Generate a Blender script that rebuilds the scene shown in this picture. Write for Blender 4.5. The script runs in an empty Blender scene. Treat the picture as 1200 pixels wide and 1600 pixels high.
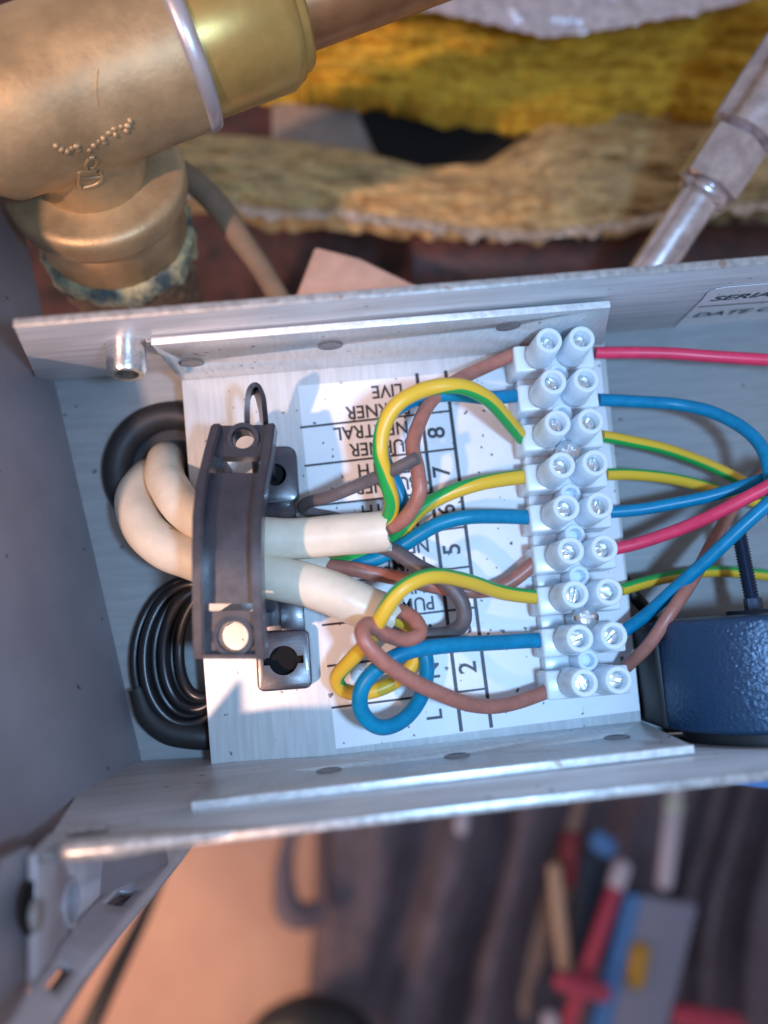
import bpy, bmesh, math, random
from mathutils import Vector, Matrix, noise

random.seed(7)
scene = bpy.context.scene
scene.unit_settings.system = 'METRIC'
scene.unit_settings.scale_length = 0.01          # 1 unit = 1 cm; everything below is written in mm
S = 0.1
C = scene.collection
PI = math.pi

# ------------------------------------------------------------------ camera
F_PX, W_PX, H_PX = 1300.0, 1200.0, 1600.0
CAM_H = 195.0                                     # mm above the mounting plate (plate: z = 0)
zc = Vector((80 / F_PX, 160 / F_PX, 1.0)).normalized()
xc = Vector((1.0, 0.095, 0.0)); xc -= zc * xc.dot(zc); xc.normalize()
yc = zc.cross(xc)
M_WC = Matrix((xc, yc, zc)).transposed()          # world -> camera
R_CW = M_WC.transposed()                          # camera -> world

def P(px, py, z=0.0):
    """point (mm) at height z seen at photo pixel px, py: used to read positions off the photograph"""
    d = R_CW @ Vector(((px - W_PX / 2) / F_PX, -(py - H_PX / 2) / F_PX, -1.0))
    t = (z - CAM_H) / d.z
    return Vector((0, 0, CAM_H)) + d * t

def PP(lst):
    return [P(*a) for a in lst]

cam_d = bpy.data.cameras.new('camera')
cam = bpy.data.objects.new('camera', cam_d)
C.objects.link(cam)
cam.matrix_world = Matrix.Translation(Vector((0, 0, CAM_H)) * S) @ R_CW.to_4x4()
cam_d.sensor_fit = 'HORIZONTAL'
cam_d.sensor_width = 36.0
cam_d.lens = 36.0 * F_PX / W_PX
cam_d.clip_start = 0.5
cam_d.clip_end = 2000
cam_d.dof.use_dof = True
cam_d.dof.focus_distance = (CAM_H - 11) * S
cam_d.dof.aperture_fstop = 0.070
scene.camera = cam

# ------------------------------------------------------------------ light
world = bpy.data.worlds.new('World')
scene.world = world
world.use_nodes = True
bg = world.node_tree.nodes['Background']
bg.inputs[0].default_value = (0.62, 0.60, 0.70, 1)
bg.inputs[1].default_value = 0.58

def lamp(name, loc, color, power, radius, kind='POINT'):
    l = bpy.data.lights.new(name, kind)
    l.color = color; l.energy = power; l.shadow_soft_size = radius * S
    o = bpy.data.objects.new(name, l)
    o.location = loc * S
    C.objects.link(o)
    return o

cool_pos = P(900, 1070, 0); cool_pos.z = 260
cool_aim = P(880, 760, 0)
torch = lamp('head_torch', cool_pos, (0.35, 0.62, 1.0), 27500, 11, 'SPOT')
torch.rotation_euler = (cool_aim - cool_pos).to_track_quat('-Z', 'Y').to_euler()
torch.data.spot_size = math.radians(80); torch.data.spot_blend = 1.0
warm_dir = Vector((-0.56, -0.30, 1.0))
warm_pos = P(560, 880, 0) + warm_dir * 900
work = lamp('work_lamp', warm_pos, (1.0, 0.61, 0.45), 440000, 18, 'SPOT')
work.rotation_euler = (Vector((-180, 40, 0)) - warm_pos).to_track_quat('-Z', 'Y').to_euler()
work.data.spot_size = math.radians(25.0); work.data.spot_blend = 0.5
lamp('floor_fill', P(40, 1760, -230), (1.0, 0.58, 0.38), 9000, 25)  # added fill with no seen source, brightens the floor below

scene.render.engine = 'CYCLES'
scene.cycles.use_denoising = True
scene.cycles.max_bounces = 8
scene.view_settings.view_transform = 'Standard'
scene.view_settings.look = 'None'
scene.view_settings.exposure = 0.0
scene.view_settings.gamma = 1.0

# ------------------------------------------------------------------ materials
MATS = {}
DEEP = -45.0                                     # how far the insulation lies behind the box
def mat(name, col, rough=0.5, metal=0.0, var=0.0, vscale=1.0, col2=None, bump=0.0, bscale=8.0, stretch=(1, 1, 1),
        spec=0.5, translucent=0.0, coat=0.0, speck=None, detail=4.0, bdist=0.02, rvar=0.0):
    m = bpy.data.materials.new(name); MATS[name] = m
    m.use_nodes = True
    nt = m.node_tree; N = nt.nodes; L = nt.links
    b = N['Principled BSDF']
    b.inputs['Base Color'].default_value = (*col, 1)
    b.inputs['Roughness'].default_value = rough
    b.inputs['Metallic'].default_value = metal
    b.inputs['Specular IOR Level'].default_value = spec
    b.inputs['Coat Weight'].default_value = coat
    tc = N.new('ShaderNodeTexCoord')
    mp = N.new('ShaderNodeMapping'); mp.inputs['Scale'].default_value = stretch
    L.new(tc.outputs['Object'], mp.inputs['Vector'])
    last = None
    if var > 0 or col2:
        nz = N.new('ShaderNodeTexNoise'); nz.inputs['Scale'].default_value = vscale; nz.inputs['Detail'].default_value = detail
        nz.inputs['Roughness'].default_value = 0.62
        L.new(mp.outputs[0], nz.inputs['Vector'])
        rmp = N.new('ShaderNodeValToRGB')
        rmp.color_ramp.elements[0].position = 0.36; rmp.color_ramp.elements[1].position = 0.64
        c2 = col2 if col2 else tuple(c * (1 - var) for c in col)
        c1 = col if col2 else tuple(min(1, c * (1 + var * 0.5)) for c in col)
        rmp.color_ramp.elements[0].color = (*c2, 1); rmp.color_ramp.elements[1].color = (*c1, 1)
        L.new(nz.outputs['Fac'], rmp.inputs[0]); last = rmp.outputs[0]
        if rvar > 0:
            mr = N.new('ShaderNodeMapRange')
            mr.inputs['To Min'].default_value = max(0.02, rough - rvar); mr.inputs['To Max'].default_value = min(1, rough + rvar)
            L.new(nz.outputs['Fac'], mr.inputs['Value']); L.new(mr.outputs[0], b.inputs['Roughness'])
    if speck:                                     # (colour, scale, threshold): small dirt specks
        v = N.new('ShaderNodeTexNoise'); v.inputs['Scale'].default_value = speck[1]; v.inputs['Detail'].default_value = 1.5
        L.new(tc.outputs['Object'], v.inputs['Vector'])
        g = N.new('ShaderNodeMapRange'); g.inputs['From Min'].default_value = speck[2]; g.inputs['From Max'].default_value = speck[2] + 0.02
        L.new(v.outputs['Fac'], g.inputs['Value'])
        mx = N.new('ShaderNodeMixRGB'); mx.inputs[2].default_value = (*speck[0], 1); mx.inputs[1].default_value = (*col, 1)
        if last: L.new(last, mx.inputs[1])
        L.new(g.outputs[0], mx.inputs[0]); last = mx.outputs[0]
    if last: L.new(last, b.inputs['Base Color'])
    if bump > 0:
        nb = N.new('ShaderNodeTexNoise'); nb.inputs['Scale'].default_value = bscale; nb.inputs['Detail'].default_value = 3
        L.new(mp.outputs[0], nb.inputs['Vector'])
        bp = N.new('ShaderNodeBump'); bp.inputs['Strength'].default_value = bump; bp.inputs['Distance'].default_value = bdist
        L.new(nb.outputs['Fac'], bp.inputs['Height']); L.new(bp.outputs[0], b.inputs['Normal'])
    if translucent > 0:
        tr = N.new('ShaderNodeBsdfTranslucent'); tr.inputs[0].default_value = (*col, 1)
        mix = N.new('ShaderNodeMixShader'); mix.inputs[0].default_value = translucent
        L.new(b.outputs[0], mix.inputs[1]); L.new(tr.outputs[0], mix.inputs[2])
        L.new(mix.outputs[0], N['Material Output'].inputs[0])
    return m

def stripe_mat(name, yellow, green, frac=0.34):
    m = mat(name, yellow, rough=0.38)
    nt = m.node_tree; N = nt.nodes; L = nt.links
    uv = N.new('ShaderNodeUVMap'); sp = N.new('ShaderNodeSeparateXYZ'); L.new(uv.outputs[0], sp.inputs[0])
    w = N.new('ShaderNodeMath'); w.operation = 'SUBTRACT'; w.inputs[1].default_value = 0.5; L.new(sp.outputs[0], w.inputs[0])
    a = N.new('ShaderNodeMath'); a.operation = 'ABSOLUTE'; L.new(w.outputs[0], a.inputs[0])
    g = N.new('ShaderNodeMapRange'); g.inputs['From Min'].default_value = frac / 2 - 0.008; g.inputs['From Max'].default_value = frac / 2 + 0.008
    L.new(a.outputs[0], g.inputs['Value'])
    mx = N.new('ShaderNodeMixRGB'); mx.inputs[1].default_value = (*green, 1); mx.inputs[2].default_value = (*yellow, 1)
    L.new(g.outputs[0], mx.inputs[0]); L.new(mx.outputs[0], N['Principled BSDF'].inputs['Base Color'])
    return m

mat('floor_metal', (0.30, 0.32, 0.33), 0.5, 0.25, var=0.10, vscale=0.7, bump=0.05, bscale=6, stretch=(1, 8, 1), speck=((0.14, 0.13, 0.12), 3.2, 0.72))
mat('box_metal', (0.68, 0.69, 0.71), 0.42, 0.15, var=0.16, vscale=0.9, bump=0.07, bscale=6, stretch=(0.5, 6, 5), speck=((0.30, 0.28, 0.27), 3.2, 0.745), rvar=0.12)
mat('plate_metal', (0.58, 0.61, 0.62), 0.40, 0.18, var=0.10, vscale=1.6, bump=0.06, bscale=5, stretch=(7, 0.5, 1), speck=((0.2, 0.19, 0.18), 5.5, 0.72), rvar=0.1)
mat('cut_edge', (0.50, 0.49, 0.48), 0.38, 0.6, var=0.3, vscale=6, bump=0.25, bscale=18, speck=((0.38, 0.29, 0.23), 3.0, 0.72))
mat('bright_edge', (0.80, 0.80, 0.80), 0.35, 0.3, var=0.2, vscale=5, bump=0.25, bscale=15, speck=((0.45, 0.37, 0.31), 3.0, 0.72))
mat('panel_paint', (0.29, 0.265, 0.29), 0.5, 0.0, var=0.10, vscale=0.5, bump=0.03, bscale=9, speck=((0.12, 0.12, 0.13), 2.6, 0.74))
mat('bracket_metal', (0.56, 0.54, 0.58), 0.42, 0.3, var=0.1, vscale=1.0, bump=0.04, bscale=7)
mat('sticker', (0.76, 0.76, 0.78), 0.42, 0.0, var=0.03, vscale=2.0, speck=((0.10, 0.08, 0.07), 5.5, 0.71))
mat('print_ink', (0.03, 0.03, 0.04), 0.5, 0.0, var=0.3, vscale=12)
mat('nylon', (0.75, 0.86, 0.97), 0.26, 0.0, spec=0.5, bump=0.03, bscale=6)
_n = MATS['nylon'].node_tree.nodes['Principled BSDF']
_n.inputs['Subsurface Weight'].default_value = 0.85
_n.inputs['Subsurface Radius'].default_value = (0.22, 0.26, 0.30)
_n.inputs['Subsurface Scale'].default_value = 1.0
mat('screw_zinc', (0.85, 0.86, 0.86), 0.24, 1.0, var=0.2, vscale=14, bump=0.25, bscale=16)
mat('screw_bright', (0.80, 0.82, 0.84), 0.22, 1.0, bump=0.05, bscale=20)
mat('black_plastic', (0.024, 0.021, 0.032), 0.33, 0.0, var=0.2, vscale=3, bump=0.08, bscale=22, spec=0.9, rvar=0.1, coat=0.25)
mat('black_rubber', (0.018, 0.018, 0.020), 0.55, 0.0, bump=0.12, bscale=14)
mat('black_flex', (0.014, 0.014, 0.017), 0.30, 0.0, bump=0.02, bscale=10)
mat('white_pvc', (0.76, 0.67, 0.53), 0.36, 0.0, var=0.10, vscale=1.4, bump=0.02, bscale=6, speck=((0.30, 0.20, 0.13), 2.2, 0.76), translucent=0.05)
mat('pvc_inner', (0.70, 0.64, 0.56), 0.5)
mat('brown_pvc', (0.40, 0.155, 0.112), 0.40, 0.0, var=0.14, vscale=3.5, rvar=0.12, bump=0.03, bscale=9)
mat('blue_pvc', (0.001, 0.215, 0.39), 0.36, 0.0, spec=0.35, var=0.14, vscale=3.5, rvar=0.12, bump=0.03, bscale=9)
mat('grey_pvc', (0.125, 0.105, 0.110), 0.45, 0.0, var=0.18, vscale=3, bump=0.06, bscale=12)
mat('red_pvc', (0.84, 0.045, 0.115), 0.40, 0.0, var=0.14, vscale=3.5, rvar=0.12, bump=0.03, bscale=9)
stripe_mat('green_yellow_pvc', (0.76, 0.47, 0.035), (0.015, 0.36, 0.07), 0.27)
mat('copper', (0.72, 0.28, 0.14), 0.28, 1.0, bump=0.15, bscale=25)
mat('blue_sheen_paint', (0.006, 0.046, 0.11), 0.27, 0.3, bump=1.0, bscale=14, bdist=0.03, spec=1.0)  # black case; the torch's blue reflection is put into the base colour
mat('black_steel', (0.06, 0.08, 0.13), 0.35, 0.7)
mat('brass', (0.49, 0.35, 0.19), 0.48, 0.5, var=0.26, vscale=0.7, bump=0.22, bscale=9, bdist=0.03, rvar=0.08)
mat('gold_brass', (0.56, 0.38, 0.12), 0.36, 0.65, var=0.15, vscale=1.0, bump=0.06, bscale=6, stretch=(1, 1, 1))
mat('rib_highlight', (0.60, 0.58, 0.62), 0.35, 0.7, bump=0.15, bscale=8)  # cool highlight on the elbow's rib, put into the colour
mat('tube_copper', (0.48, 0.25, 0.12), 0.36, 0.85, var=0.2, vscale=1.0)
mat('jointing_paste', (0.05, 0.075, 0.08), 0.6, 0.0, col2=(0.42, 0.37, 0.20), vscale=1.9, bump=0.7, bscale=4, bdist=0.08)
mat('corroded_iron', (0.10, 0.05, 0.03), 0.8, 0.2, col2=(0.25, 0.15, 0.08), vscale=2.2, bump=0.9, bscale=4, bdist=0.1)
mat('chrome', (0.80, 0.74, 0.76), 0.32, 1.0, var=0.3, vscale=1.2, bump=0.05, bscale=6, rvar=0.1)
mat('glass_wool', (0.82, 0.53, 0.06), 0.9, 0.0, col2=(0.60, 0.36, 0.05), vscale=1.1, bump=0.8, bscale=4.5, bdist=0.15, stretch=(0.5, 2.2, 1), spec=0.1, detail=6)
mat('glass_wool_tan', (0.70, 0.49, 0.22), 0.9, 0.0, col2=(0.44, 0.30, 0.15), vscale=0.9, bump=0.8, bscale=4.5, bdist=0.15, stretch=(0.7, 1.6, 1), spec=0.1, detail=6)
mat('foil', (0.86, 0.79, 0.83), 0.34, 0.75, var=0.25, vscale=2.0, bump=0.5, bscale=3.0, bdist=0.1)
mat('torn_foil', (0.75, 0.62, 0.50), 0.3, 0.7, var=0.4, vscale=5, bump=0.6, bscale=7, bdist=0.1)
mat('soot_steel', (0.022, 0.013, 0.012), 0.6, 0.1, col2=(0.095, 0.034, 0.028), vscale=0.8, bump=0.3, bscale=1.5, bdist=0.1)
mat('gap_shade', (0.014, 0.013, 0.013), 0.85, spec=0.1)  # near-black that stands in for shade in gaps and holes
mat('grey_board', (0.30, 0.24, 0.20), 0.75, 0.0, var=0.2, vscale=0.9)
mat('tan_lagging', (0.20, 0.135, 0.085), 0.8, 0.0, var=0.2, vscale=0.9)
mat('pink_block', (0.50, 0.33, 0.26), 0.75, 0.0, var=0.15, vscale=1.0, bump=0.3, bscale=5)
mat('floor_board', (0.70, 0.43, 0.30), 0.65, 0.0, col2=(0.58, 0.34, 0.25), vscale=0.10, bump=0.1, bscale=1.5, detail=3)
mat('bag_cloth', (0.155, 0.13, 0.16), 0.85, 0.0, var=0.25, vscale=0.35, bump=0.35, bscale=2.5, bdist=0.15)
mat('tool_red', (0.48, 0.05, 0.10), 0.4)
mat('tool_darkred', (0.20, 0.018, 0.025), 0.4)
mat('tool_wood', (0.55, 0.36, 0.24), 0.5)
mat('tool_navy', (0.020, 0.032, 0.055), 0.5)
mat('tool_blue', (0.07, 0.22, 0.52), 0.4)
mat('tool_grey', (0.24, 0.26, 0.36), 0.45)
mat('tool_yellow', (0.48, 0.27, 0.03), 0.35)
mat('tool_white', (0.55, 0.52, 0.60), 0.4)
mat('tool_mint', (0.50, 0.60, 0.52), 0.4)

# ------------------------------------------------------------------ builders (mm in, cm out)
def link(name, me, parent=None, m=None, smooth=None):
    o = bpy.data.objects.new(name, me)
    C.objects.link(o)
    if parent is not None:
        o.parent = parent
    if m: me.materials.append(MATS[m])
    return o

ORIGIN = {}
def top_of(o):
    while o.parent is not None: o = o.parent
    return o

def thing(name, label, cat, loc, group=None):
    o = bpy.data.objects.new(name, None); C.objects.link(o)
    o.empty_display_size = 0.5
    o.location = Vector(loc) * S
    o['label'] = label; o['category'] = cat
    if group: o['group'] = group
    ORIGIN[o.name] = Vector(loc)
    return o

def tag(o, label, cat, group=None):
    o['label'] = label; o['category'] = cat
    if group: o['group'] = group
    return o

def build(name, bm, m, parent=None, smooth=60, base=None):
    """bm in mm world coordinates -> a mesh object under its thing (or top-level with its origin at base)"""
    org = Vector((0, 0, 0))
    if parent is not None:
        org = ORIGIN.get(top_of(parent).name, Vector((0, 0, 0)))
    elif base is not None:
        org = Vector(base)
    for v in bm.verts:
        v.co = (v.co - org) * S
    if smooth:
        for f in bm.faces: f.smooth = True
        ang = math.radians(smooth)
        for e in bm.edges:
            if len(e.link_faces) == 2:
                e.smooth = e.calc_face_angle(0) < ang
    me = bpy.data.meshes.new(name)
    bm.to_mesh(me); bm.free()
    o = link(name, me, parent, m)
    if parent is None:
        o.location = org * S
        ORIGIN[o.name] = org
    return o

def lerp(a, b, t): return a + (b - a) * t

def newbm():
    return bmesh.new()

def newell(pts):
    n = Vector((0, 0, 0))
    for i in range(len(pts)):
        a, b = pts[i], pts[(i + 1) % len(pts)]
        n += Vector(((a.y - b.y) * (a.z + b.z), (a.z - b.z) * (a.x + b.x), (a.x - b.x) * (a.y + b.y)))
    return n.normalized()

def prism(bm, pts, thick, direction=None, bevel=0.0):
    """flat polygon thickened along direction (default: its normal)"""
    n = direction.normalized() if direction is not None else newell(pts)
    t = bmesh.new()
    a = [t.verts.new(p) for p in pts]
    b = [t.verts.new(p + n * thick) for p in pts]
    k = len(pts)
    t.faces.new(a[::-1]); t.faces.new(b)
    for i in range(k):
        t.faces.new((a[i], a[(i + 1) % k], b[(i + 1) % k], b[i]))
    bmesh.ops.recalc_face_normals(t, faces=t.faces)
    if bevel > 0:
        bmesh.ops.bevel(t, geom=list(t.edges), offset=bevel, segments=2, profile=0.5, affect='EDGES')
    merge(bm, t)

def merge(bm, t):
    me = bpy.data.meshes.new('tmp'); t.to_mesh(me); t.free()
    bm.from_mesh(me); bpy.data.meshes.remove(me)

def box(bm, c, ax, ay, az, sx, sy, sz, bevel=0.0):
    """box with centre c, unit axes and full sizes"""
    c = Vector(c)
    pts = [c + ax * (i * sx / 2) + ay * (j * sy / 2) - az * (sz / 2) for i, j in ((-1, -1), (1, -1), (1, 1), (-1, 1))]
    prism(bm, pts, sz, az, bevel)

def frame(axis, ref=None):
    a = Vector(axis).normalized()
    r = Vector(ref) if ref is not None else (Vector((0, 0, 1)) if abs(a.z) < 0.9 else Vector((1, 0, 0)))
    n = (r - a * r.dot(a)).normalized()
    return a, n, a.cross(n)

def lathe(bm, origin, axis, prof, seg=32, ref=None, wob=None, closed=False):
    a, n, b = frame(axis, ref)
    o = Vector(origin)
    rings = []
    for k, (t, r) in enumerate(prof):
        ring = []
        for i in range(seg):
            th = 2 * PI * i / seg
            rr = r + (wob(k, th) if wob else 0)
            ring.append(bm.verts.new(o + a * t + (n * math.cos(th) + b * math.sin(th)) * rr))
        rings.append(ring)
    for k in range(len(rings) - 1 + (1 if closed else 0)):
        r0, r1 = rings[k], rings[(k + 1) % len(rings)]
        for i in range(seg):
            j = (i + 1) % seg
            bm.faces.new((r0[i], r0[j], r1[j], r1[i]))
    if not closed:
        bm.faces.new(rings[0][::-1]); bm.faces.new(rings[-1])
    bmesh.ops.recalc_face_normals(bm, faces=bm.faces)

def catmull(pts, n):
    """smooth curve through pts with n samples a span"""
    p = [pts[0] * 2 - pts[1]] + list(pts) + [pts[-1] * 2 - pts[-2]]
    out = []; par = []
    for i in range(1, len(p) - 2):
        p0, p1, p2, p3 = p[i - 1], p[i], p[i + 1], p[i + 2]
        # centripetal knots keep tight loops round
        t0 = 0.0
        t1 = t0 + max(1e-3, (p1 - p0).length ** 0.5); t2 = t1 + max(1e-3, (p2 - p1).length ** 0.5); t3 = t2 + max(1e-3, (p3 - p2).length ** 0.5)
        for k in range(n):
            t = t1 + (t2 - t1) * k / n
            a1 = p0 * ((t1 - t) / (t1 - t0)) + p1 * ((t - t0) / (t1 - t0))
            a2 = p1 * ((t2 - t) / (t2 - t1)) + p2 * ((t - t1) / (t2 - t1))
            a3 = p2 * ((t3 - t) / (t3 - t2)) + p3 * ((t - t2) / (t3 - t2))
            b1 = a1 * ((t2 - t) / (t2 - t0)) + a2 * ((t - t0) / (t2 - t0))
            b2 = a2 * ((t3 - t) / (t3 - t1)) + a3 * ((t - t1) / (t3 - t1))
            out.append(b1 * ((t2 - t) / (t2 - t1)) + b2 * ((t - t1) / (t2 - t1))); par.append(i - 1 + k / n)
    out.append(p[-2]); par.append(len(pts) - 1)
    # relax once or twice so the bends read as springy wire
    for _ in range(3):
        q = list(out)
        for i in range(1, len(out) - 1):
            q[i] = out[i] * 0.5 + (out[i - 1] + out[i + 1]) * 0.25
        out = q
    return out, par

def tube(bm, pts, r, n=10, seg=14, twist=None, smooth_pts=True, cap=True, flat=1.0, round_end=0.25):
    """swept round wire; UV.x runs round it (0.5 faces up, shifted by twist in degrees), UV.y along it"""
    if smooth_pts: path, par = catmull([Vector(p) for p in pts], n)
    else: path, par = [Vector(p) for p in pts], list(range(len(pts)))
    if smooth_pts:
        sd_ = path[0].x * 0.37 + path[-1].y * 0.11
        k_ = 0.10 * (min(r) if isinstance(r, (list, tuple)) else r)
        path = [p + Vector((noise.noise(Vector((i * 0.09, sd_, 0))), noise.noise(Vector((i * 0.09, sd_, 9))), noise.noise(Vector((i * 0.09, sd_, 17))))) * k_ for i, p in enumerate(path)]
    uvl = bm.loops.layers.uv.verify()
    rings = []; tw = []
    prevn = None
    m = len(path)
    for i, p in enumerate(path):
        t = (path[min(m - 1, i + 1)] - path[max(0, i - 1)]).normalized()
        up = Vector((0, 0, 1))
        nn = up - t * up.dot(t)
        if prevn is not None:
            pn = prevn - t * prevn.dot(t)
            wgt = min(1.0, nn.length * 1.2) ** 2
            nn = (pn.normalized() * (1 - wgt) + (nn.normalized() if nn.length > 1e-6 else pn) * wgt)
            if nn.length < 1e-4: nn = pn
        if nn.length < 1e-4: nn = t.orthogonal()
        nn.normalize(); prevn = nn
        b = t.cross(nn)
        if twist:
            k = par[i]; k0 = min(int(k), len(twist) - 1); k1 = min(k0 + 1, len(twist) - 1)
            tw.append(twist[k0] + (twist[k1] - twist[k0]) * (k - int(k)))
        else: tw.append(0)
        rr = r[min(int(par[i]), len(r) - 1)] if isinstance(r, (list, tuple)) else r
        if isinstance(r, (list, tuple)):
            k0 = min(int(par[i]), len(r) - 1); k1 = min(k0 + 1, len(r) - 1)
            rr = r[k0] + (r[k1] - r[k0]) * (par[i] - int(par[i]))
        rings.append([bm.verts.new(p + (nn * math.cos(2 * PI * j / seg) + b * (math.sin(2 * PI * j / seg) * flat)) * rr) for j in range(seg)])
    for i in range(m - 1):
        for j in range(seg):
            j2 = (j + 1) % seg
            f = bm.faces.new((rings[i][j], rings[i + 1][j], rings[i + 1][j2], rings[i][j2]))
            us = ((j, i), (j, i + 1), (j + 1, i + 1), (j + 1, i))
            base = (j / seg + 0.5 - tw[i] / 360.0)
            sh = math.floor(base)
            for l, (jj, ii) in zip(f.loops, us):
                l[uvl].uv = (jj / seg + 0.5 - tw[ii] / 360.0 - sh, ii * 0.05)
    if cap:
        bm.faces.new(rings[0]); bm.faces.new(rings[-1][::-1])
    bmesh.ops.recalc_face_normals(bm, faces=bm.faces)
    return path

def ribbon(bm, a, b, w, lift=0.0):
    d = (b - a).normalized(); s = Vector((-d.y, d.x, 0)) * (w / 2); z = Vector((0, 0, lift))
    bm.faces.new([bm.verts.new(p + z) for p in (a - s, b - s, b + s, a + s)])

def cut(o, bm_list):
    """boolean holes: each cutter is a bmesh in mm world coordinates"""
    org = ORIGIN.get(top_of(o).name, Vector((0, 0, 0)))
    cs = []
    for t in bm_list:
        for v in t.verts: v.co = (v.co - org) * S
        bmesh.ops.recalc_face_normals(t, faces=t.faces)
        me = bpy.data.meshes.new('cutter'); t.to_mesh(me); t.free()
        c = bpy.data.objects.new('cutter', me); C.objects.link(c)
        c.location = org * S
        cs.append(c)
        md = o.modifiers.new('hole', 'BOOLEAN'); md.operation = 'DIFFERENCE'; md.object = c; md.solver = 'EXACT'
    bpy.context.view_layer.update()
    dg = bpy.context.evaluated_depsgraph_get()
    me = bpy.data.meshes.new_from_object(o.evaluated_get(dg))
    o.modifiers.clear()
    old = o.data; nm = old.name
    o.data = me; bpy.data.meshes.remove(old); me.name = nm
    for c in cs:
        d = c.data; bpy.data.objects.remove(c); bpy.data.meshes.remove(d)

def bake(o):
    bpy.context.view_layer.update()
    dg = bpy.context.evaluated_depsgraph_get()
    me = bpy.data.meshes.new_from_object(o.evaluated_get(dg))
    o.modifiers.clear(); o.data = me
    return o

def cyl_cut(c, axis, r, l, seg=20):
    t = bmesh.new(); lathe(t, Vector(c) - Vector(axis).normalized() * (l / 2), axis, [(0, r), (l, r)], seg); return t

def text(name, s, centre, right, up, height, parent, m='print_ink', stretchx=1.0, depth=0.06):
    cu = bpy.data.curves.new('txt', 'FONT')
    cu.body = s; cu.align_x = 'CENTER'; cu.align_y = 'CENTER'; cu.size = 1.0; cu.extrude = 0.0; cu.offset = 0.014
    o = bpy.data.objects.new('txt', cu); C.objects.link(o)
    bpy.context.view_layer.update()
    me = bpy.data.meshes.new_from_object(o.evaluated_get(bpy.context.evaluated_depsgraph_get()))
    bpy.data.objects.remove(o); bpy.data.curves.remove(cu)
    k = height / 0.70
    r = Vector(right).normalized(); u = Vector(up); u = (u - r * u.dot(r)).normalized(); n = r.cross(u)
    bm = bmesh.new(); bm.from_mesh(me); bpy.data.meshes.remove(me)
    for v in bm.verts:
        x, y = v.co.x, v.co.y
        v.co = Vector(centre) + r * (x * k * stretchx) + u * (y * k) + n * depth
    return build(name, bm, m, parent, smooth=0)

Z = Vector((0, 0, 1)); X = Vector((1, 0, 0)); Y = Vector((0, 1, 0))
FLOOR = -12.0

# ================================================================== THE BOX
box_t = thing('control_box', 'long grey sheet metal control box lying open, its trough holding the wiring', 'control box', P(650, 1160, FLOOR))
RIM = 48.0
# back panel
bm = newbm()
prism(bm, PP([(60, 570, FLOOR), (1420, 440, FLOOR), (1450, 1124, FLOOR), (130, 1194, FLOOR)]), 1.5, -Z)
back = build('back_panel', bm, 'floor_metal', box_t)
# walls: sheets with turned edges
up_a, up_b = P(22, 513, RIM - 6), P(1420, 395, RIM - 6)
up_d = P(60, 600, FLOOR - 1); up_c = up_d + (up_b - up_a)
bm = newbm(); prism(bm, [up_a, up_b, up_c, up_d], 1.6, Y, bevel=0.3)
wall_up = build('side_wall', bm, 'box_metal', box_t)
lo_a, lo_b = P(62, 1332, RIM), P(1420, 1178, RIM)
lo_c, lo_d = P(1420, 1127, FLOOR - 1), P(150, 1192, FLOOR - 1)
bm = newbm(); prism(bm, [lo_a, lo_b, lo_c, lo_d], 1.6, -Y, bevel=0.35)
wall_lo = build('side_wall', bm, 'box_metal', box_t)
# bare cut rim on the top of each wall
def rim(a, b, n, c=None):
    bm = newbm()
    a2, b2 = a + n * -0.05, b + n * -0.05
    up = Vector((0, 0, 1))
    pts = [a2, b2, b2 + n * 1.75, a2 + n * 1.75]
    prism(bm, [p + up * 0.0 for p in pts], 0.5, up, bevel=0.15)
    return build('cut_rim', bm, 'cut_edge', c)
rim(up_a, up_b, Y, wall_up); rim(lo_a, lo_b, -Y, wall_lo)
# rolled nose at the left end of the lower rim, catching the warm lamp
bm = newbm()
tube(bm, PP([(72, 1333, RIM - 1), (110, 1329, RIM + 0.2), (180, 1322, RIM + 0.4), (300, 1309, RIM), (420, 1295, RIM - 0.5)]), [0.6, 1.9, 2.0, 1.1, 0.5], seg=12)
build('rolled_edge', bm, 'cut_edge', wall_lo)
# slot in the lower wall
wn = (lo_b - lo_a).cross(lo_d - lo_a).normalized()
bm = newbm()
for a, b in (((106, 1300), (168, 1294)),):
    tube(bm, PP([(a[0], a[1], RIM - 7), ((a[0] + b[0]) / 2, (a[1] + b[1]) / 2, RIM - 7), (b[0], b[1], RIM - 7)]), 0.7, seg=8)
build('pressed_tab', bm, 'cut_edge', wall_lo)

# threaded insert on the upper wall
ins_t = P(196, 527, 24)
un = (up_b - up_a).cross(up_d - up_a).normalized()
if un.y > 0: un = -un
bm = newbm()
prof = [(-1.5, 4.9), (0.6, 5.1), (0.9, 4.6), (1.1, 4.1), (7.6, 3.95), (8.4, 3.5), (8.4, 2.5), (2.0, 2.4)]
lathe(bm, ins_t, -Y * 0.97 + Z * 0.10, prof, 40, wob=lambda k, th: 0.12 * math.cos(20 * th) if k in (0, 1) else 0)
build('threaded_insert', bm, 'screw_zinc', box_t)

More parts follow.
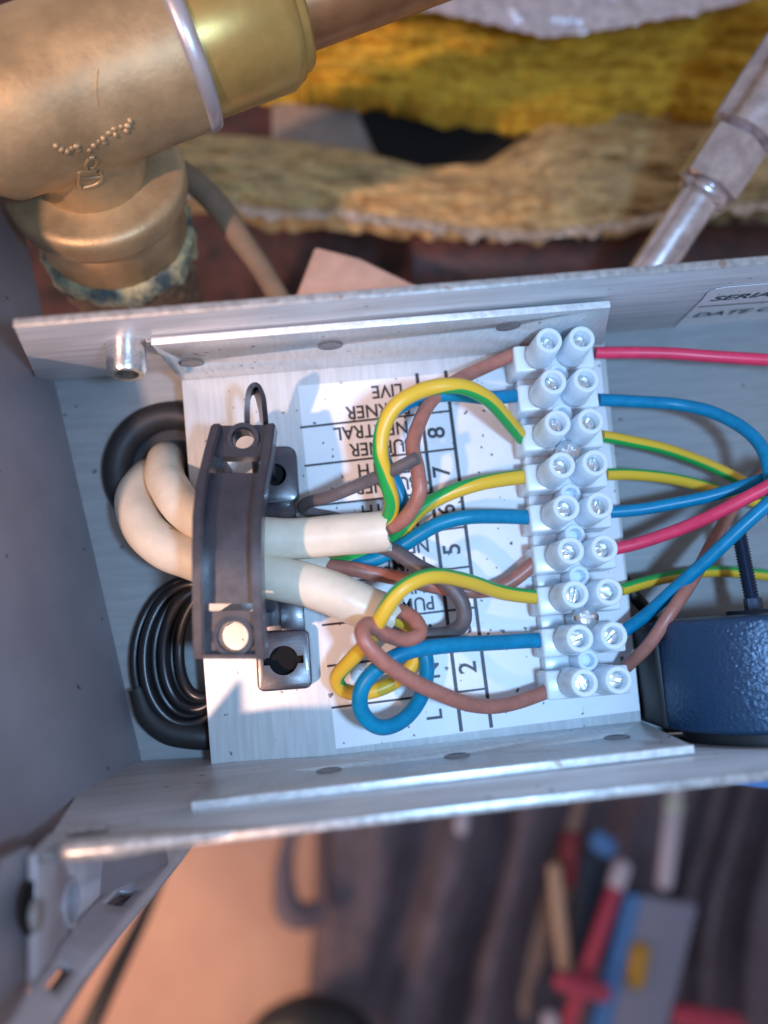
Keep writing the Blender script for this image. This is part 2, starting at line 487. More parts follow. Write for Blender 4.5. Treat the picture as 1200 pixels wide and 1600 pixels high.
# serial sticker on the upper wall (flat print)
wu = (up_b - up_a).normalized()
def on_upper(px, py, off=0.15):
    """point of the upper wall's inner face under a photo pixel"""
    n = (up_b - up_a).cross(up_d - up_a).normalized()
    o = Vector((0, 0, CAM_H)); d = P(px, py, 0) - o
    t = (up_a - o).dot(n) / d.dot(n)
    p = o + d * t
    s = -1 if n.y > 0 else 1
    return p + n * (s * off)
bm = newbm()
pts = [on_upper(1053, 510), on_upper(1098, 466), on_upper(1105, 456), on_upper(1118, 450), on_upper(1135, 447), on_upper(1300, 433), on_upper(1300, 490)]
prism(bm, pts, 0.12, -Y)
ser = build('serial_label', bm, 'sticker', box_t, smooth=0)
dn = (on_upper(1150, 500) - on_upper(1170, 450))
u_s = -(up_d - up_a).normalized()
def serial(s, px0, py0, h, sx):
    """left-aligned row of lettering on the sticker"""
    o = text('lettering', s, on_upper(px0, py0, 0.35), wu, u_s, h, ser, stretchx=sx)
    r = wu
    xs = [(v.co).dot(r) for v in o.data.vertices]; half = (max(xs) - min(xs)) / 2
    for v in o.data.vertices: v.co += r * half
    return o
serial('SERIAL No.', 1114, 465, 4.3, 0.95)
serial('DATE OF MANUFACTURE', 1085, 491, 4.3, 0.95)
bm = newbm()
a, b = on_upper(1090, 478, 0.3), on_upper(1300, 462, 0.3)
prism(bm, [a, b, b + u_s * 0.5, a + u_s * 0.5], 0.08, -Y)
build('print_line', bm, 'print_ink', ser, smooth=0)

# ================================================================== MOUNTING PLATE
pl = thing('mounting_plate', 'brushed zinc mounting plate with two turned up flanges inside the control box', 'mounting plate', P(660, 880, -2))
pTL, pTR, pBR, pBL = P(283, 587), P(944, 531), P(1003, 1135), P(331, 1210)
bm = newbm(); prism(bm, [pTL, pTR, pBR, pBL], 1.4, -Z, bevel=0.2)
plate = build('plate', bm, 'plate_metal', pl)
FZ = 27.0
fu = [pTL + Vector((0, 0.1, -1.4)), pTR + Vector((0, 0.1, -1.4)), P(972, 463, FZ), P(236, 529, FZ)]
fu[2] = fu[3] + (fu[1] - fu[0]) * 0.937
bm = newbm(); prism(bm, fu, 1.4, -Y, bevel=0.2); fl_u = build('flange', bm, 'plate_metal', pl)
fl = [pBL + Vector((0, -0.1, -1.4)), pBR + Vector((0, -0.1, -1.4)), P(1082, 1176, FZ + 7), P(300, 1266, FZ + 7)]
fl[2] = fl[3] + (fl[1] - fl[0]) * 0.962
bm = newbm(); prism(bm, fl, 1.4, Y, bevel=0.2); fl_l = build('flange', bm, 'plate_metal', pl)
# bare edges of both flanges
def edge_strip(a, b, n, par):
    bm = newbm(); prism(bm, [a - n * 0.05, b - n * 0.05, b + n * 1.5, a + n * 1.5], 0.35, Z, bevel=0.1)
    build('cut_rim', bm, 'bright_edge', par)
edge_strip(fu[3], fu[2], -Y, fl_u); edge_strip(fl[3], fl[2], Y, fl_l)
# screw holes in the flanges
def plane_pt(px, py, q):
    n = (q[1] - q[0]).cross(q[3] - q[0]).normalized(); o = Vector((0, 0, CAM_H)); d = P(px, py, 0) - o
    return o + d * ((q[0] - o).dot(n) / d.dot(n)), n
cuts = []
for px, py in ((298, 557), (515, 530), (793, 500)):
    p, n = plane_pt(px, py, fu); cuts.append(cyl_cut(p, n, 1.2, 5.0))
cut(fl_u, [c for c in cuts])
cuts = []
for px, py in ((515, 1215), (715, 1192), (965, 1163)):
    p, n = plane_pt(px, py, fl); cuts.append(cyl_cut(p, n, 1.2, 5.0))
cut(fl_l, cuts)
mat('dimple_shade', (0.20, 0.20, 0.21), 0.45, 0.4)  # dark tone stands in for the shading inside each dimple
for par, q, spots in ((fl_u, fu, ((298, 557), (515, 530), (793, 500))), (fl_l, fl, ((515, 1215), (715, 1192), (965, 1163)))):
    for px, py in spots:
        p, n = plane_pt(px, py, q)
        toward = -Y if q is fu else Y
        if n.dot(toward) < 0: n = -n
        bm = newbm(); lathe(bm, p + toward * 1.42, n, [(-0.2, 2.9), (0.22, 2.6), (0.25, 2.2), (0.06, 1.7), (0.06, 0.3)], 24); build('dimple', bm, 'dimple_shade', par)
# wiring sticker
ST = 0.16
bm = newbm(); prism(bm, PP([(465, 603, ST), (938, 563, ST), (1000, 1110, ST), (525, 1170, ST)]), 0.14, -Z)
stick = build('wiring_label', bm, 'sticker', pl, smooth=0)
LZ = ST + 0.07
bm = newbm(); ribbon(bm, P(651, 583, LZ), P(721, 1143, LZ), 0.85); build('print_line', bm, 'print_ink', stick, smooth=0)
bm = newbm(); ribbon(bm, P(696, 579, LZ), P(768, 1137, LZ), 0.85); build('print_line', bm, 'print_ink', stick, smooth=0)
LZ2 = LZ + 0.03
rows = [((469, 668), (703, 642)), ((476, 728), (711, 701)), ((484, 791), (720, 765)), ((491, 853), (728, 823)), ((497, 915), (735, 885)),
        ((503, 977), (743, 949)), ((511, 1041), (751, 1012)), ((518, 1106), (759, 1076))]
for a, b in rows:
    bm = newbm(); ribbon(bm, P(*a, LZ2), P(*b, LZ2), 0.5); build('print_line', bm, 'print_ink', stick, smooth=0)
lx = (P(700, 700) - P(500, 720)).normalized(); ly = Vector((-lx.y, lx.x, 0))
def lab(s, px, py, h, rot, sx=1.0):
    r, u = (-lx, -ly) if rot == 180 else (ly, -lx)
    text('lettering', s, P(px, py, LZ), r, u, h, stick, stretchx=sx)
H1 = 3.15
for s1, s2, x1, y1, x2, y2 in (('BURNER', 'LIVE', 591, 640, 605, 610), ('BURNER', 'NEUTRAL', 597, 698, 580, 672), ('BURNER', 'EARTH', 604, 757, 600, 731),
                               ('PUMP', 'EARTH', 622, 821, 606, 795), ('PUMP', 'NEUTRAL', 632, 882, 612, 857), ('PUMP', 'LIVE', 645, 944, 640, 917)):
    lab(s1, x1, y1, H1, 180, 0.92); lab(s2, x2, y2, H1, 180, 0.92)
for s, px, py in (('E', 664, 984), ('N', 676, 1048), ('L', 680, 1117)):
    lab(s, px, py, 3.6, 90)
for s, px, py in (('9', 676, 617), ('8', 683, 676), ('7', 691, 737), ('6', 699, 797), ('5', 707, 858), ('4', 715, 918), ('3', 724, 982), ('2', 732, 1043), ('1', 741, 1107)):
    lab(s, px, py, 4.1, 90)

# ================================================================== TERMINAL STRIP
zt = 20.0
ray = R_CW @ Vector(((520 - 600) / F_PX, -(1035 - 800) / F_PX, -1.0))
tz = (-ray).normalized()
c1 = P(884, 530, zt); c9 = P(940.5, 1065, zt)
ty = (c1 - c9); ty = (ty - tz * ty.dot(tz)).normalized(); tx = ty.cross(tz)
pitch = (c1 - c9).length / 8
strip = thing('terminal_strip', 'translucent white nine way screw terminal strip across the mounting plate', 'terminal strip', c9 * 0.5 + c1 * 0.5 - tz * zt)
HW = 9.4
def TL(i, x, y, z):
    """strip-local point: way i (0 = top), x right, y up, z out of the plate"""
    c = c1 + (c9 - c1) * (i / 8.0)
    return c + tx * x + ty * y + tz * (z - zt)
def make_pole(i):
    bm = newbm()
    box(bm, TL(i, 0, -0.4, 6.2), tx, ty, tz, HW * 2, 6.3, 8.4, bevel=0.5)
    box(bm, TL(i, -5.4, -0.4, 1.2), tx, ty, tz, 7.6, 5.4, 2.4, bevel=0.2)
    for x in (-3.7, 3.7):
        pr = [(8.0, 3.35), (14, 3.2), (19.7, 2.95), (20.0, 2.8), (20.0, 2.0), (19.6, 1.85), (13.2, 1.75)]
        lathe(bm, TL(i, x, 0, 0), tz, pr, 28)
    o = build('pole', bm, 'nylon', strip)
    for x in (-3.7, 3.7):
        ang = random.uniform(0, PI)
        s = newbm()
        ca, sa = math.cos(ang), math.sin(ang)
        a, b = tx * ca + ty * sa, ty * ca - tx * sa
        zz = 17.4
        for sg in (-1, 1):                         # two half-moons either side of the driver slot
            pts = []
            for k in range(9):
                th = math.radians(14 + 152 * k / 8)
                pts.append(TL(i, x, 0, zz - 1.4) + a * (1.68 * math.cos(th)) + b * (sg * 1.68 * math.sin(th)))
            if sg < 0: pts = pts[::-1]
            prism(s, pts, 1.4, tz, bevel=0.12)
        lathe(s, TL(i, x, 0, 13.0), tz, [(0, 1.7), (3.5, 1.7)], 20)
        build('terminal_screw', s, 'screw_zinc', o)
    return o
poles = [make_pole(i) for i in range(9)]
for i in range(8):
    bm = newbm()
    y = -pitch / 2 - 0.2
    box(bm, TL(i, -4.6, y, 2.2), tx, ty, tz, 6.4, pitch - 5.6, 4.2, bevel=0.15)
    lathe(bm, TL(i, 0.2, y, 0.2), tz, [(0, 2.5), (10.6, 2.35), (11.0, 2.2), (11.0, 1.5), (10.6, 1.4), (8.2, 1.35)], 24)
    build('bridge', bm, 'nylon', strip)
for i in (2, 6):
    bm = newbm(); y = -pitch / 2 - 0.2
    lathe(bm, TL(i, 0.4, y, 11.0), tz, [(0, 2.9), (0.5, 3.0), (1.2, 2.85), (1.9, 2.2), (2.2, 1.2)], 28)
    o = build('mounting_screw', bm, 'screw_bright', strip)
    k = newbm()
    box(k, TL(i, 0.4, y, 13.0), tx, ty, tz, 3.0, 0.75, 2.0); k2 = newbm(); box(k2, TL(i, 0.4, y, 13.0), tx, ty, tz, 0.75, 3.0, 2.0)
    cut(o, [k, k2])

# ================================================================== CABLES
def core(name, mname, pts, r, parent, label=None, twist=None, copper=False):
    bm = newbm(); v = PP(pts)
    path = tube(bm, v, r, n=10, seg=16, twist=twist)
    o = build(name, bm, mname, parent)
    if label: o['label'] = label
    if copper:
        d = (path[-1] - path[-4]).normalized(); b2 = newbm()
        lathe(b2, path[-1] - d * 1.0, d, [(0, r * 0.55), (3.5, r * 0.55)], 12); build('copper_end', b2, 'copper', o)
    return o

def sheath(parent, pts, r, end_wall=1.0):
    v = PP(pts)
    bm = newbm(); path = tube(bm, v, r, n=14, seg=28, cap=False)
    # hollow cut end
    bm.verts.ensure_lookup_table()
    d = (path[-1] - path[-4]).normalized()
    ring = [vv for vv in bm.verts][-28:]
    c = path[-1]
    random.seed(3)
    for vv in ring: vv.co += d * random.uniform(-0.7, 0.5)
    inner = [bm.verts.new(c + (vv.co - c) * 0.74 ) for vv in ring]
    deep = [bm.verts.new(c + (vv.co - c) * 0.70 - d * 5) for vv in ring]
    for i in range(28):
        j = (i + 1) % 28
        bm.faces.new((ring[i], ring[j], inner[j], inner[i])); bm.faces.new((inner[i], inner[j], deep[j], deep[i]))
    bm.faces.new(deep)
    bmesh.ops.recalc_face_normals(bm, faces=bm.faces)
    return build('sheath', bm, 'white_pvc', parent)

WR = 1.72
cabA = thing('flex_cable', 'cream sheathed cable, upper of the pair leaving the clamp, feeding the top three terminals', 'cable', P(262, 722, -30), 'cream sheathed cables through the clamp')
sheath(cabA, [(290, 745, -60), (268, 724, -24), (257, 722, -8), (262, 757, 3), (290, 797, 9), (345, 826, 12), (430, 842, 12.5), (520, 838, 13), (606, 829, 14)], 4.55)
core('core', 'brown_pvc', [(560, 834, 14), (604, 826, 15), (636, 806, 19), (655, 770, 22), (653, 735, 22), (645, 700, 20), (655, 660, 17), (675, 625, 14), (705, 600, 12), (750, 577, 9), (812, 549, 7)], 1.62, cabA, 'brown core of the upper cable curling to the topmost terminal', copper=True)
core('core', 'blue_pvc', [(560, 832, 13), (606, 820, 13), (630, 797, 14), (622, 765, 15), (602, 722, 15), (594, 688, 15), (606, 652, 15), (645, 626, 14), (705, 616, 13), (765, 622, 11), (818, 617, 7)], 1.6, cabA, 'blue core under the arched green yellow one', copper=True)
core('core', 'green_yellow_pvc', [(570, 830, 15), (604, 812, 16), (612, 785, 20), (602, 745, 24), (594, 705, 27), (600, 663, 28), (625, 628, 29), (668, 607, 28), (715, 603, 27), (757, 619, 23), (788, 650, 16), (816, 684, 8)], 1.66, cabA, 'arched green yellow core standing highest over the sticker',
     twist=[-20, -20, -25, -50, -75, -95, -150, -230, -275, -285, -290, -292], copper=True)
core('core', 'grey_pvc', [(600, 838, 8), (560, 820, 4), (520, 808, 2.6), (490, 802, 2.8), (474, 794, 5), (478, 786, 9), (515, 776, 15), (570, 754, 20), (615, 734, 25), (652, 715, 28)], 1.38, cabA, 'spare grey core bent back with a free end')

cabC = thing('flex_cable', 'cream sheathed cable lying lowest, hidden under the pair, feeding the middle terminals', 'cable', P(262, 740, -30), 'cream sheathed cables through the clamp')
sheath(cabC, [(300, 790, -60), (300, 805, -20), (312, 840, -4), (350, 862, 4.5), (430, 872, 5), (512, 886, 5.2)], 4.2)
core('core', 'green_yellow_pvc', [(480, 880, 5.5), (530, 880, 5), (590, 860, 5), (625, 830, 7), (655, 798, 9), (695, 773, 10), (745, 757, 10), (790, 748, 8.5), (836, 742, 7)], 1.72, cabC, 'green yellow core to the fourth terminal from the top', twist=[-10, -10, -10, -10, -20, -45, -80, -95, -100])
core('core', 'blue_pvc', [(480, 882, 5), (530, 887, 5), (585, 874, 6), (635, 848, 8), (678, 822, 10), (725, 808, 10.5), (780, 807, 9), (842, 809, 7)], 1.72, cabC, 'blue core to the fifth terminal from the top')
core('core', 'brown_pvc', [(480, 884, 6), (525, 886, 7), (570, 893, 8), (625, 904, 7), (690, 918, 5.5), (745, 924, 5), (790, 913, 5.5), (852, 866, 7)], 1.72, cabC, 'brown core passing under the arched green yellow one', copper=True)

cabB = thing('flex_cable', 'cream sheathed cable, lower of the pair, with curled cores to the bottom three terminals', 'cable', P(225, 765, -30), 'cream sheathed cables through the clamp')
sheath(cabB, [(275, 765, -60), (252, 742, -24), (226, 752, -10), (212, 795, -1), (240, 843, 6), (300, 872, 10.5), (365, 888, 12.5), (430, 903, 13.5), (520, 928, 14), (618, 968, 14)], 4.8)
core('core', 'grey_pvc', [(590, 958, 12), (622, 976, 10), (655, 990, 8), (700, 990, 9), (724, 972, 11), (722, 943, 12), (698, 910, 12), (655, 886, 11), (612, 860, 9), (575, 850, 6)], 1.75, cabB, 'spare grey core looped back under the arched green yellow one')
core('core', 'green_yellow_pvc', [(590, 957, 13), (628, 972, 11), (650, 995, 7), (652, 1025, 5), (625, 1060, 4.5), (580, 1081, 5), (540, 1081, 7), (526, 1062, 10), (543, 1036, 15), (575, 1003, 21), (597, 960, 26), (625, 922, 28), (672, 900, 26), (730, 908, 19), (790, 927, 11), (856, 935, 7)], 1.64, cabB,
     'green yellow core looping low then arching over to the third terminal from the bottom', twist=[180, 180, 180, 180, 180, 180, 120, 80, 100, 150, 250, 278, 280, 280, 280, 285])
core('core', 'blue_pvc', [(590, 957, 12), (630, 975, 10), (655, 1000, 7), (667, 1040, 7), (657, 1090, 9), (630, 1124, 12), (593, 1136, 15), (565, 1112, 17), (565, 1076, 19), (592, 1042, 20), (640, 1018, 19), (700, 1008, 16), (780, 1004, 10), (862, 1000, 7)], 1.72, cabB, 'blue core coiled in a round loop')
core('core', 'brown_pvc', [(590, 955, 15), (626, 955, 16), (650, 970, 18), (656, 988, 19), (636, 1000, 20), (602, 990, 23), (575, 976, 26), (566, 990, 28), (585, 1020, 28), (630, 1056, 25), (695, 1087, 20), (750, 1103, 15), (805, 1098, 10), (868, 1076, 7)], 1.64, cabB, 'brown core curled back over the others to the bottom terminal')

# single wires on the right
def wire(pts, r, m, label, grp, twist=None):
    bm = newbm(); tube(bm, PP(pts), r, n=10, seg=16, twist=twist)
    o = build('insulated_wire', bm, m, None, base=P(*pts[0]))
    return tag(o, label, 'wire', grp)
G = 'wires leaving the terminals on the right'
wire([(930, 551, 7), (985, 551, 7.5), (1060, 553, 9), (1130, 558, 11), (1260, 566, 14)], 1.42, 'red_pvc', 'straight red wire from the topmost terminal', G)
wire([(935, 624, 6), (985, 627, 5), (1050, 631, 5), (1110, 643, 8), (1160, 668, 12), (1194, 705, 16), (1206, 760, 18), (1215, 840, 16)], 1.50, 'blue_pvc', 'blue wire from the second terminal sweeping down in a wide bend', G)
wire([(940, 682, 5), (985, 690, 3), (1040, 702, 1), (1100, 723, -2), (1160, 752, -4), (1230, 790, -6)], 1.42, 'green_yellow_pvc', 'upper of two adjacent green yellow wires, from the third terminal', G, twist=[75] * 6)
wire([(946, 742, 5), (995, 742, 3), (1050, 748, 1), (1100, 760, -2), (1150, 775, -5), (1230, 800, -7)], 1.42, 'green_yellow_pvc', 'lower of two adjacent green yellow wires, from the fourth terminal', G, twist=[-75] * 6)
wire([(953, 800, 6), (1000, 796, 7), (1060, 786, 9), (1130, 769, 12), (1270, 722, 17)], 1.45, 'blue_pvc', 'blue wire from the fifth terminal running under the slanting red one', G)
wire([(960, 858, 6), (1000, 848, 8), (1060, 828, 12), (1130, 796, 18), (1270, 724, 27)], 1.45, 'red_pvc', 'slanting red wire from the sixth terminal crossing over the blue ones', G)
wire([(968, 922, 5), (1010, 910, 2), (1060, 899, -3), (1120, 893, -7), (1180, 897, -8), (1240, 905, -8)], 1.42, 'green_yellow_pvc', 'green yellow wire from the third terminal from the bottom, passing behind blue and brown', G, twist=[-60] * 6)
wire([(970, 990, 5), (1005, 965, 8), (1050, 925, 12), (1110, 870, 17), (1170, 814, 21), (1260, 735, 26)], 1.50, 'blue_pvc', 'steep blue wire from the eighth terminal rising past the black transformer', G)
wire([(978, 1042, 6), (1012, 1010, 12), (1048, 958, 15), (1085, 900, 12), (1118, 838, 5), (1160, 775, -7), (1230, 700, -9)], 1.45, 'brown_pvc', 'brown wire from the bottom terminal slanting up behind the blue one', G)

# ================================================================== CABLE CLAMP
cl = thing('cable_clamp', 'black plastic cable clamp with arched cross bar pressing on the cream cables', 'cable clamp', P(440, 880, 0))
# cross bar: an arched channel: two side ribs, a web, two end pads with screw holes
L_rib = [(330, 662, 22), (318, 705, 26), (306, 755, 30), (300, 805, 32), (299, 870, 32.5), (300, 940, 31.5), (301, 990, 30), (302, 1030, 29)]
R_rib = [(430, 660, 22), (425, 705, 26), (415, 755, 30), (409, 805, 32), (408, 870, 32.5), (410, 940, 31.5), (413, 990, 30), (416, 1030, 29)]
Lp, Rp = PP(L_rib), PP(R_rib)
def rib(pts, inward, depth, name):
    bm = newbm(); w = 2.1
    n = len(pts)
    vs = []
    for p in pts:
        vs.append([bm.verts.new(q) for q in (p, p + inward * w, p + inward * w - Z * depth, p - Z * depth)])
    for i in range(n - 1):
        for k in range(4):
            bm.faces.new((vs[i][k], vs[i][(k + 1) % 4], vs[i + 1][(k + 1) % 4], vs[i + 1][k]))
    bm.faces.new(vs[0]); bm.faces.new(vs[-1][::-1])
    bmesh.ops.recalc_face_normals(bm, faces=bm.faces)
    es = [e for e in bm.edges if e.calc_face_angle(0) > 0.8]
    bmesh.ops.bevel(bm, geom=es, offset=0.35, segments=2, affect='EDGES')
    return build(name, bm, 'black_plastic', cl, smooth=35)
rib(Lp, X, 8.5, 'side_rib'); rib(Rp, -X, 8.5, 'side_rib')
def bar_pt(s, u, drop):
    """s along the bar 0..1 (top to bottom), u across"""
    f = s * (len(Lp) - 1); i = min(int(f), len(Lp) - 2); t = f - i
    return lerp(lerp(Lp[i], Lp[i + 1], t), lerp(Rp[i], Rp[i + 1], t), u) - Z * drop
def web(s0, s1, drop0, drop1, thick, name, n=6, u0=0.10, u1=0.90):
    bm = newbm(); rows_ = []
    for i in range(n + 1):
        s = s0 + (s1 - s0) * i / n; d = drop0 + (drop1 - drop0) * i / n
        rows_.append([bm.verts.new(q) for q in (bar_pt(s, u0, d), bar_pt(s, u1, d), bar_pt(s, u1, d + thick), bar_pt(s, u0, d + thick))])
    for i in range(n):
        for k in range(4):
            bm.faces.new((rows_[i][k], rows_[i][(k + 1) % 4], rows_[i + 1][(k + 1) % 4], rows_[i + 1][k]))
    bm.faces.new(rows_[0]); bm.faces.new(rows_[-1][::-1])
    bmesh.ops.recalc_face_normals(bm, faces=bm.faces)
    return build(name, bm, 'black_plastic', cl, smooth=35)
pad_u = web(0.0, 0.155, 2.0, 3.0, 6.0, 'end_pad')
web(0.225, 0.722, 4.2, 4.2, 2.0, 'web', n=10)
pad_l = web(0.755, 0.985, 3.2, 2.6, 6.0, 'end_pad')
web(0.975, 1.0, 0.3, 0.3, 8.0, 'end_wall', n=1)
cut(pad_u, [cyl_cut(bar_pt(0.07, 0.52, 4), Z, 2.2, 20, 28)])
cut(pad_l, [cyl_cut(bar_pt(0.875, 0.54, 4), Z, 2.9, 20, 28)])
for s, u, r, d in ((0.07, 0.52, 2.2, 2.4), (0.875, 0.54, 2.9, 3.0)):
    bm = newbm(); lathe(bm, bar_pt(s, u, d), Z, [(0, r + 1.4), (0.8, r + 1.15), (0.8, r + 0.2), (0, r)], 32, closed=True)
    build('screw_boss', bm, 'black_plastic', cl)
# base with two rounded feet
def rounded(cx, cy, hx, hy, r, ax, ay, k=5):
    pts = []
    for sx, sy, a0 in ((1, 1, 0), (-1, 1, 90), (-1, -1, 180), (1, -1, 270)):
        for i in range(k + 1):
            a = math.radians(a0 + 90 * i / k)
            pts.append((cx + ax * (sx * (hx - r) + r * math.cos(a)) + ay * (sy * (hy - r) + r * math.sin(a))))
    return pts
ca, cb = P(427, 735, 4), P(443, 1030, 4)
by = (ca - cb); by.z = 0; by.normalize(); bx = Vector((by.y, -by.x, 0))
lowf = P(443, 1032, 4)
bm = newbm(); prism(bm, rounded(lowf - Z * 4, 0 * Z, 6.1, 6.6, 1.6, bx, by), 4.0, Z, bevel=0.4)
foot = build('base_foot', bm, 'black_plastic', cl, smooth=35)
k2 = newbm(); box(k2, lowf, bx, by, Z, 9.0, 1.7, 20)
cut(foot, [cyl_cut(lowf, Z, 3.3, 20, 28), k2])
bm = newbm(); lathe(bm, Vector((lowf.x, lowf.y, 0.3)), Z, [(0, 4.6), (0.5, 4.6)], 24); build('recess_shade', bm, 'gap_shade', cl)  # dark disc in place of the shade down the screw hole
upf = P(430, 742, 4)
bm = newbm(); prism(bm, rounded(upf - Z * 4, 0 * Z, 5.2, 6.6, 2.4, bx, by), 4.5, Z, bevel=0.4)
foot2 = build('base_foot', bm, 'black_plastic', cl, smooth=35)
cut(foot2, [cyl_cut(upf, Z, 2.6, 20, 28)])
bm = newbm(); lathe(bm, Vector((upf.x, upf.y, 0.3)), Z, [(0, 3.6), (0.5, 3.6)], 24); build('recess_shade', bm, 'gap_shade', cl)  # same dark disc for the shade in the upper foot's hole
bm = newbm(); prism(bm, PP([(402, 786, 0.2), (462, 782, 0.2), (478, 985, 0.2), (414, 990, 0.2)]), 2.6, Z, bevel=0.3)
build('base_bar', bm, 'black_plastic', cl, smooth=35)
for s, w in ((0.36, 1), (0.60, 1)):
    pass
bm = newbm(); prism(bm, PP([(436, 930, 2.8), (474, 934, 2.8), (477, 982, 2.8), (440, 986, 2.8)]), 2.2, Z, bevel=0.3)
build('base_block', bm, 'black_plastic', cl, smooth=35)
# pillars carrying the bar on the base
for s in (0.16, 0.80):
    p = bar_pt(s, 0.5, 7.5)
    bm = newbm()
    for u in (0.12, 0.88):
        q = bar_pt(s, u, 8.0)
        prism(bm, [Vector((q.x - 1.3, q.y - 1.5, 0.1)), Vector((q.x + 1.3, q.y - 1.5, 0.1)), Vector((q.x + 1.3, q.y + 1.5, 0.1)), Vector((q.x - 1.3, q.y + 1.5, 0.1))], q.z - 0.1, Z)
        bmp = bm
        build('pillar', bmp, 'black_plastic', cl, smooth=35)
        bm = newbm()
    bm.free()
# strap loop at the top end of the bar
bm = newbm()
path = PP([(386, 668, 18), (386, 640, 20), (389, 616, 21), (396, 607, 21), (404, 616, 20), (410, 640, 17), (413, 664, 14)])
cv, _ = catmull(path, 6)
rows_ = []
for i, p in enumerate(cv):
    t = (cv[min(i + 1, len(cv) - 1)] - cv[max(i - 1, 0)]).normalized()
    sdir = Vector((0.15, 0.1, 1)).normalized(); sdir = (sdir - t * sdir.dot(t)).normalized(); nrm = t.cross(sdir)
    rows_.append([bm.verts.new(p + sdir * a * 2.3 + nrm * b * 0.55) for a, b in ((-1, -1), (1, -1), (1, 1), (-1, 1))])
for i in range(len(rows_) - 1):
    for k in range(4): bm.faces.new((rows_[i][k], rows_[i][(k + 1) % 4], rows_[i + 1][(k + 1) % 4], rows_[i + 1][k]))
bm.faces.new(rows_[0]); bm.faces.new(rows_[-1][::-1]); bmesh.ops.recalc_face_normals(bm, faces=bm.faces)
build('strap_loop', bm, 'black_plastic', cl, smooth=40)

# ================================================================== GROMMET, COIL
gc = P(272, 735, FLOOR)
bm = newbm()
lathe(bm, gc, Z, [(0.2 + 4.2 * math.sin(a) + 1.0, 13.6 + 3.6 * math.cos(a)) for a in [2 * PI * k / 14 for k in range(14)]], 48, closed=True)
lathe(bm, gc + Z * 0.15, Z, [(0, 12.0), (0.3, 12.0)], 40)
tag(build('rubber_grommet', bm, 'black_rubber', None, base=gc), 'thick black rubber grommet round the cable hole in the box', 'grommet')

coil = thing('coiled_flex', 'coil of thin glossy black flex tucked beside the mounting plate', 'cable', P(280, 1040, FLOOR))
loops = [(290, 1025, 80, 118, -9.5), (297, 1022, 72, 110, -6.5), (303, 1018, 62, 101, -8.5), (310, 1014, 55, 94, -5.5), (317, 1010, 49, 88, -8.0), (322, 1008, 42, 82, -5.0)]
for k, (cx, cy, ax_, ay_, zz) in enumerate(loops):
    bm = newbm()
    pts = [P(cx + ax_ * math.cos(a) + 6 * math.sin(a), cy - ay_ * math.sin(a), zz + 0.8 * math.sin(2 * a + k)) for a in [math.radians(40 + 320 * i / 20) for i in range(21)]]
    tube(bm, pts, 1.25, n=5, seg=12)
    build('turn', bm, 'black_flex', coil)
bm = newbm()
tube(bm, PP([(215, 1075, -8), (232, 1118, -8), (265, 1142, -8), (310, 1150, -8), (352, 1150, -9)]), [2.2, 2.8, 3.2, 3.2, 3.0], seg=16)
build('braided_sleeve', bm, 'black_rubber', coil)

# ================================================================== TRANSFORMER
TC = P(1192, 1060, 9)
tax = Vector((0.01, 1.0, -0.02)).normalized()
top_c = Vector((TC.x, P(1190, 966, 33).y, 9.5)); bot_y = P(1190, 1160, 33).y
hgt = top_c.y - bot_y
tr = thing('toroidal_transformer', 'black textured round transformer standing on the lower box wall at the right', 'transformer', Vector((TC.x, bot_y - 4, 9.5)))
bm = newbm()
prof = [(0.0, 6.0), (0.0, 7.5), (-0.2, 22.6), (0.4, 24.0), (1.2, 24.4), (hgt - 1.5, 24.4), (hgt - 0.4, 24.0), (hgt, 22.8), (hgt + 0.2, 5)]
lathe(bm, Vector((TC.x, bot_y, 9.5)), tax, [(0, 5), (-0.0, 22.6), (0.5, 24.0), (1.4, 24.4), (hgt - 1.4, 24.4), (hgt - 0.4, 24.1), (hgt, 23.2), (hgt + 0.1, 5)], 72)
build('case', bm, 'blue_sheen_paint', tr)
bm = newbm(); lathe(bm, Vector((TC.x, bot_y - 3.0, 9.5)), tax, [(0, 19), (3.1, 19)], 40); build('base_pad', bm, 'black_rubber', tr)
bm = newbm()
rodp = []
t = 0.0
while t < 19:
    rodp += [(t, 1.75), (t + 0.35, 1.4)]; t += 0.7
lathe(bm, top_c, tax + Vector((-0.05, 0, 0)), rodp, 18); build('threaded_rod', bm, 'black_steel', tr)
bm = newbm(); lathe(bm, top_c, tax, [(0, 6), (0.9, 6), (0.9, 2), (3.4, 2)], 6); build('nut', bm, 'black_steel', tr)
for s in (-1,):
    bm = newbm(); box(bm, Vector((TC.x - 22.5, bot_y + hgt * 0.5, 3.0)), X, Y, Z, 5.5, hgt - 1.0, 17, bevel=1.2); build('lead_cover', bm, 'black_rubber', tr)
# black tape scrap beside it
bm = newbm(); tube(bm, PP([(975, 905, -6), (990, 930, -5), (1006, 948, -6), (1022, 975, -8)]), 1.6, seg=10)
tag(build('black_lead', bm, 'black_rubber', None, base=P(990, 930, FLOOR)), 'short black lead showing behind the terminals near the transformer', 'cable')

# ================================================================== LEFT PANEL AND BRACKET
pan = thing('boiler_casing', 'tall smooth grey painted casing panel along the left edge', 'panel', P(150, 900, FLOOR))
b0, b1 = P(52, 420, FLOOR - 2), P(226, 1178, FLOOR - 2)
pd = (b1 - b0).normalized(); b1 = b1 + pd * 26
lean = Vector((-0.28, 0.0, 1.0)).normalized()
bm = newbm()
q0 = b0 - pd * 45
prism(bm, [q0, b1, b1 + lean * 80, q0 + lean * 80], 1.5, -X, bevel=0.3)
build('sheet', bm, 'panel_paint', pan)
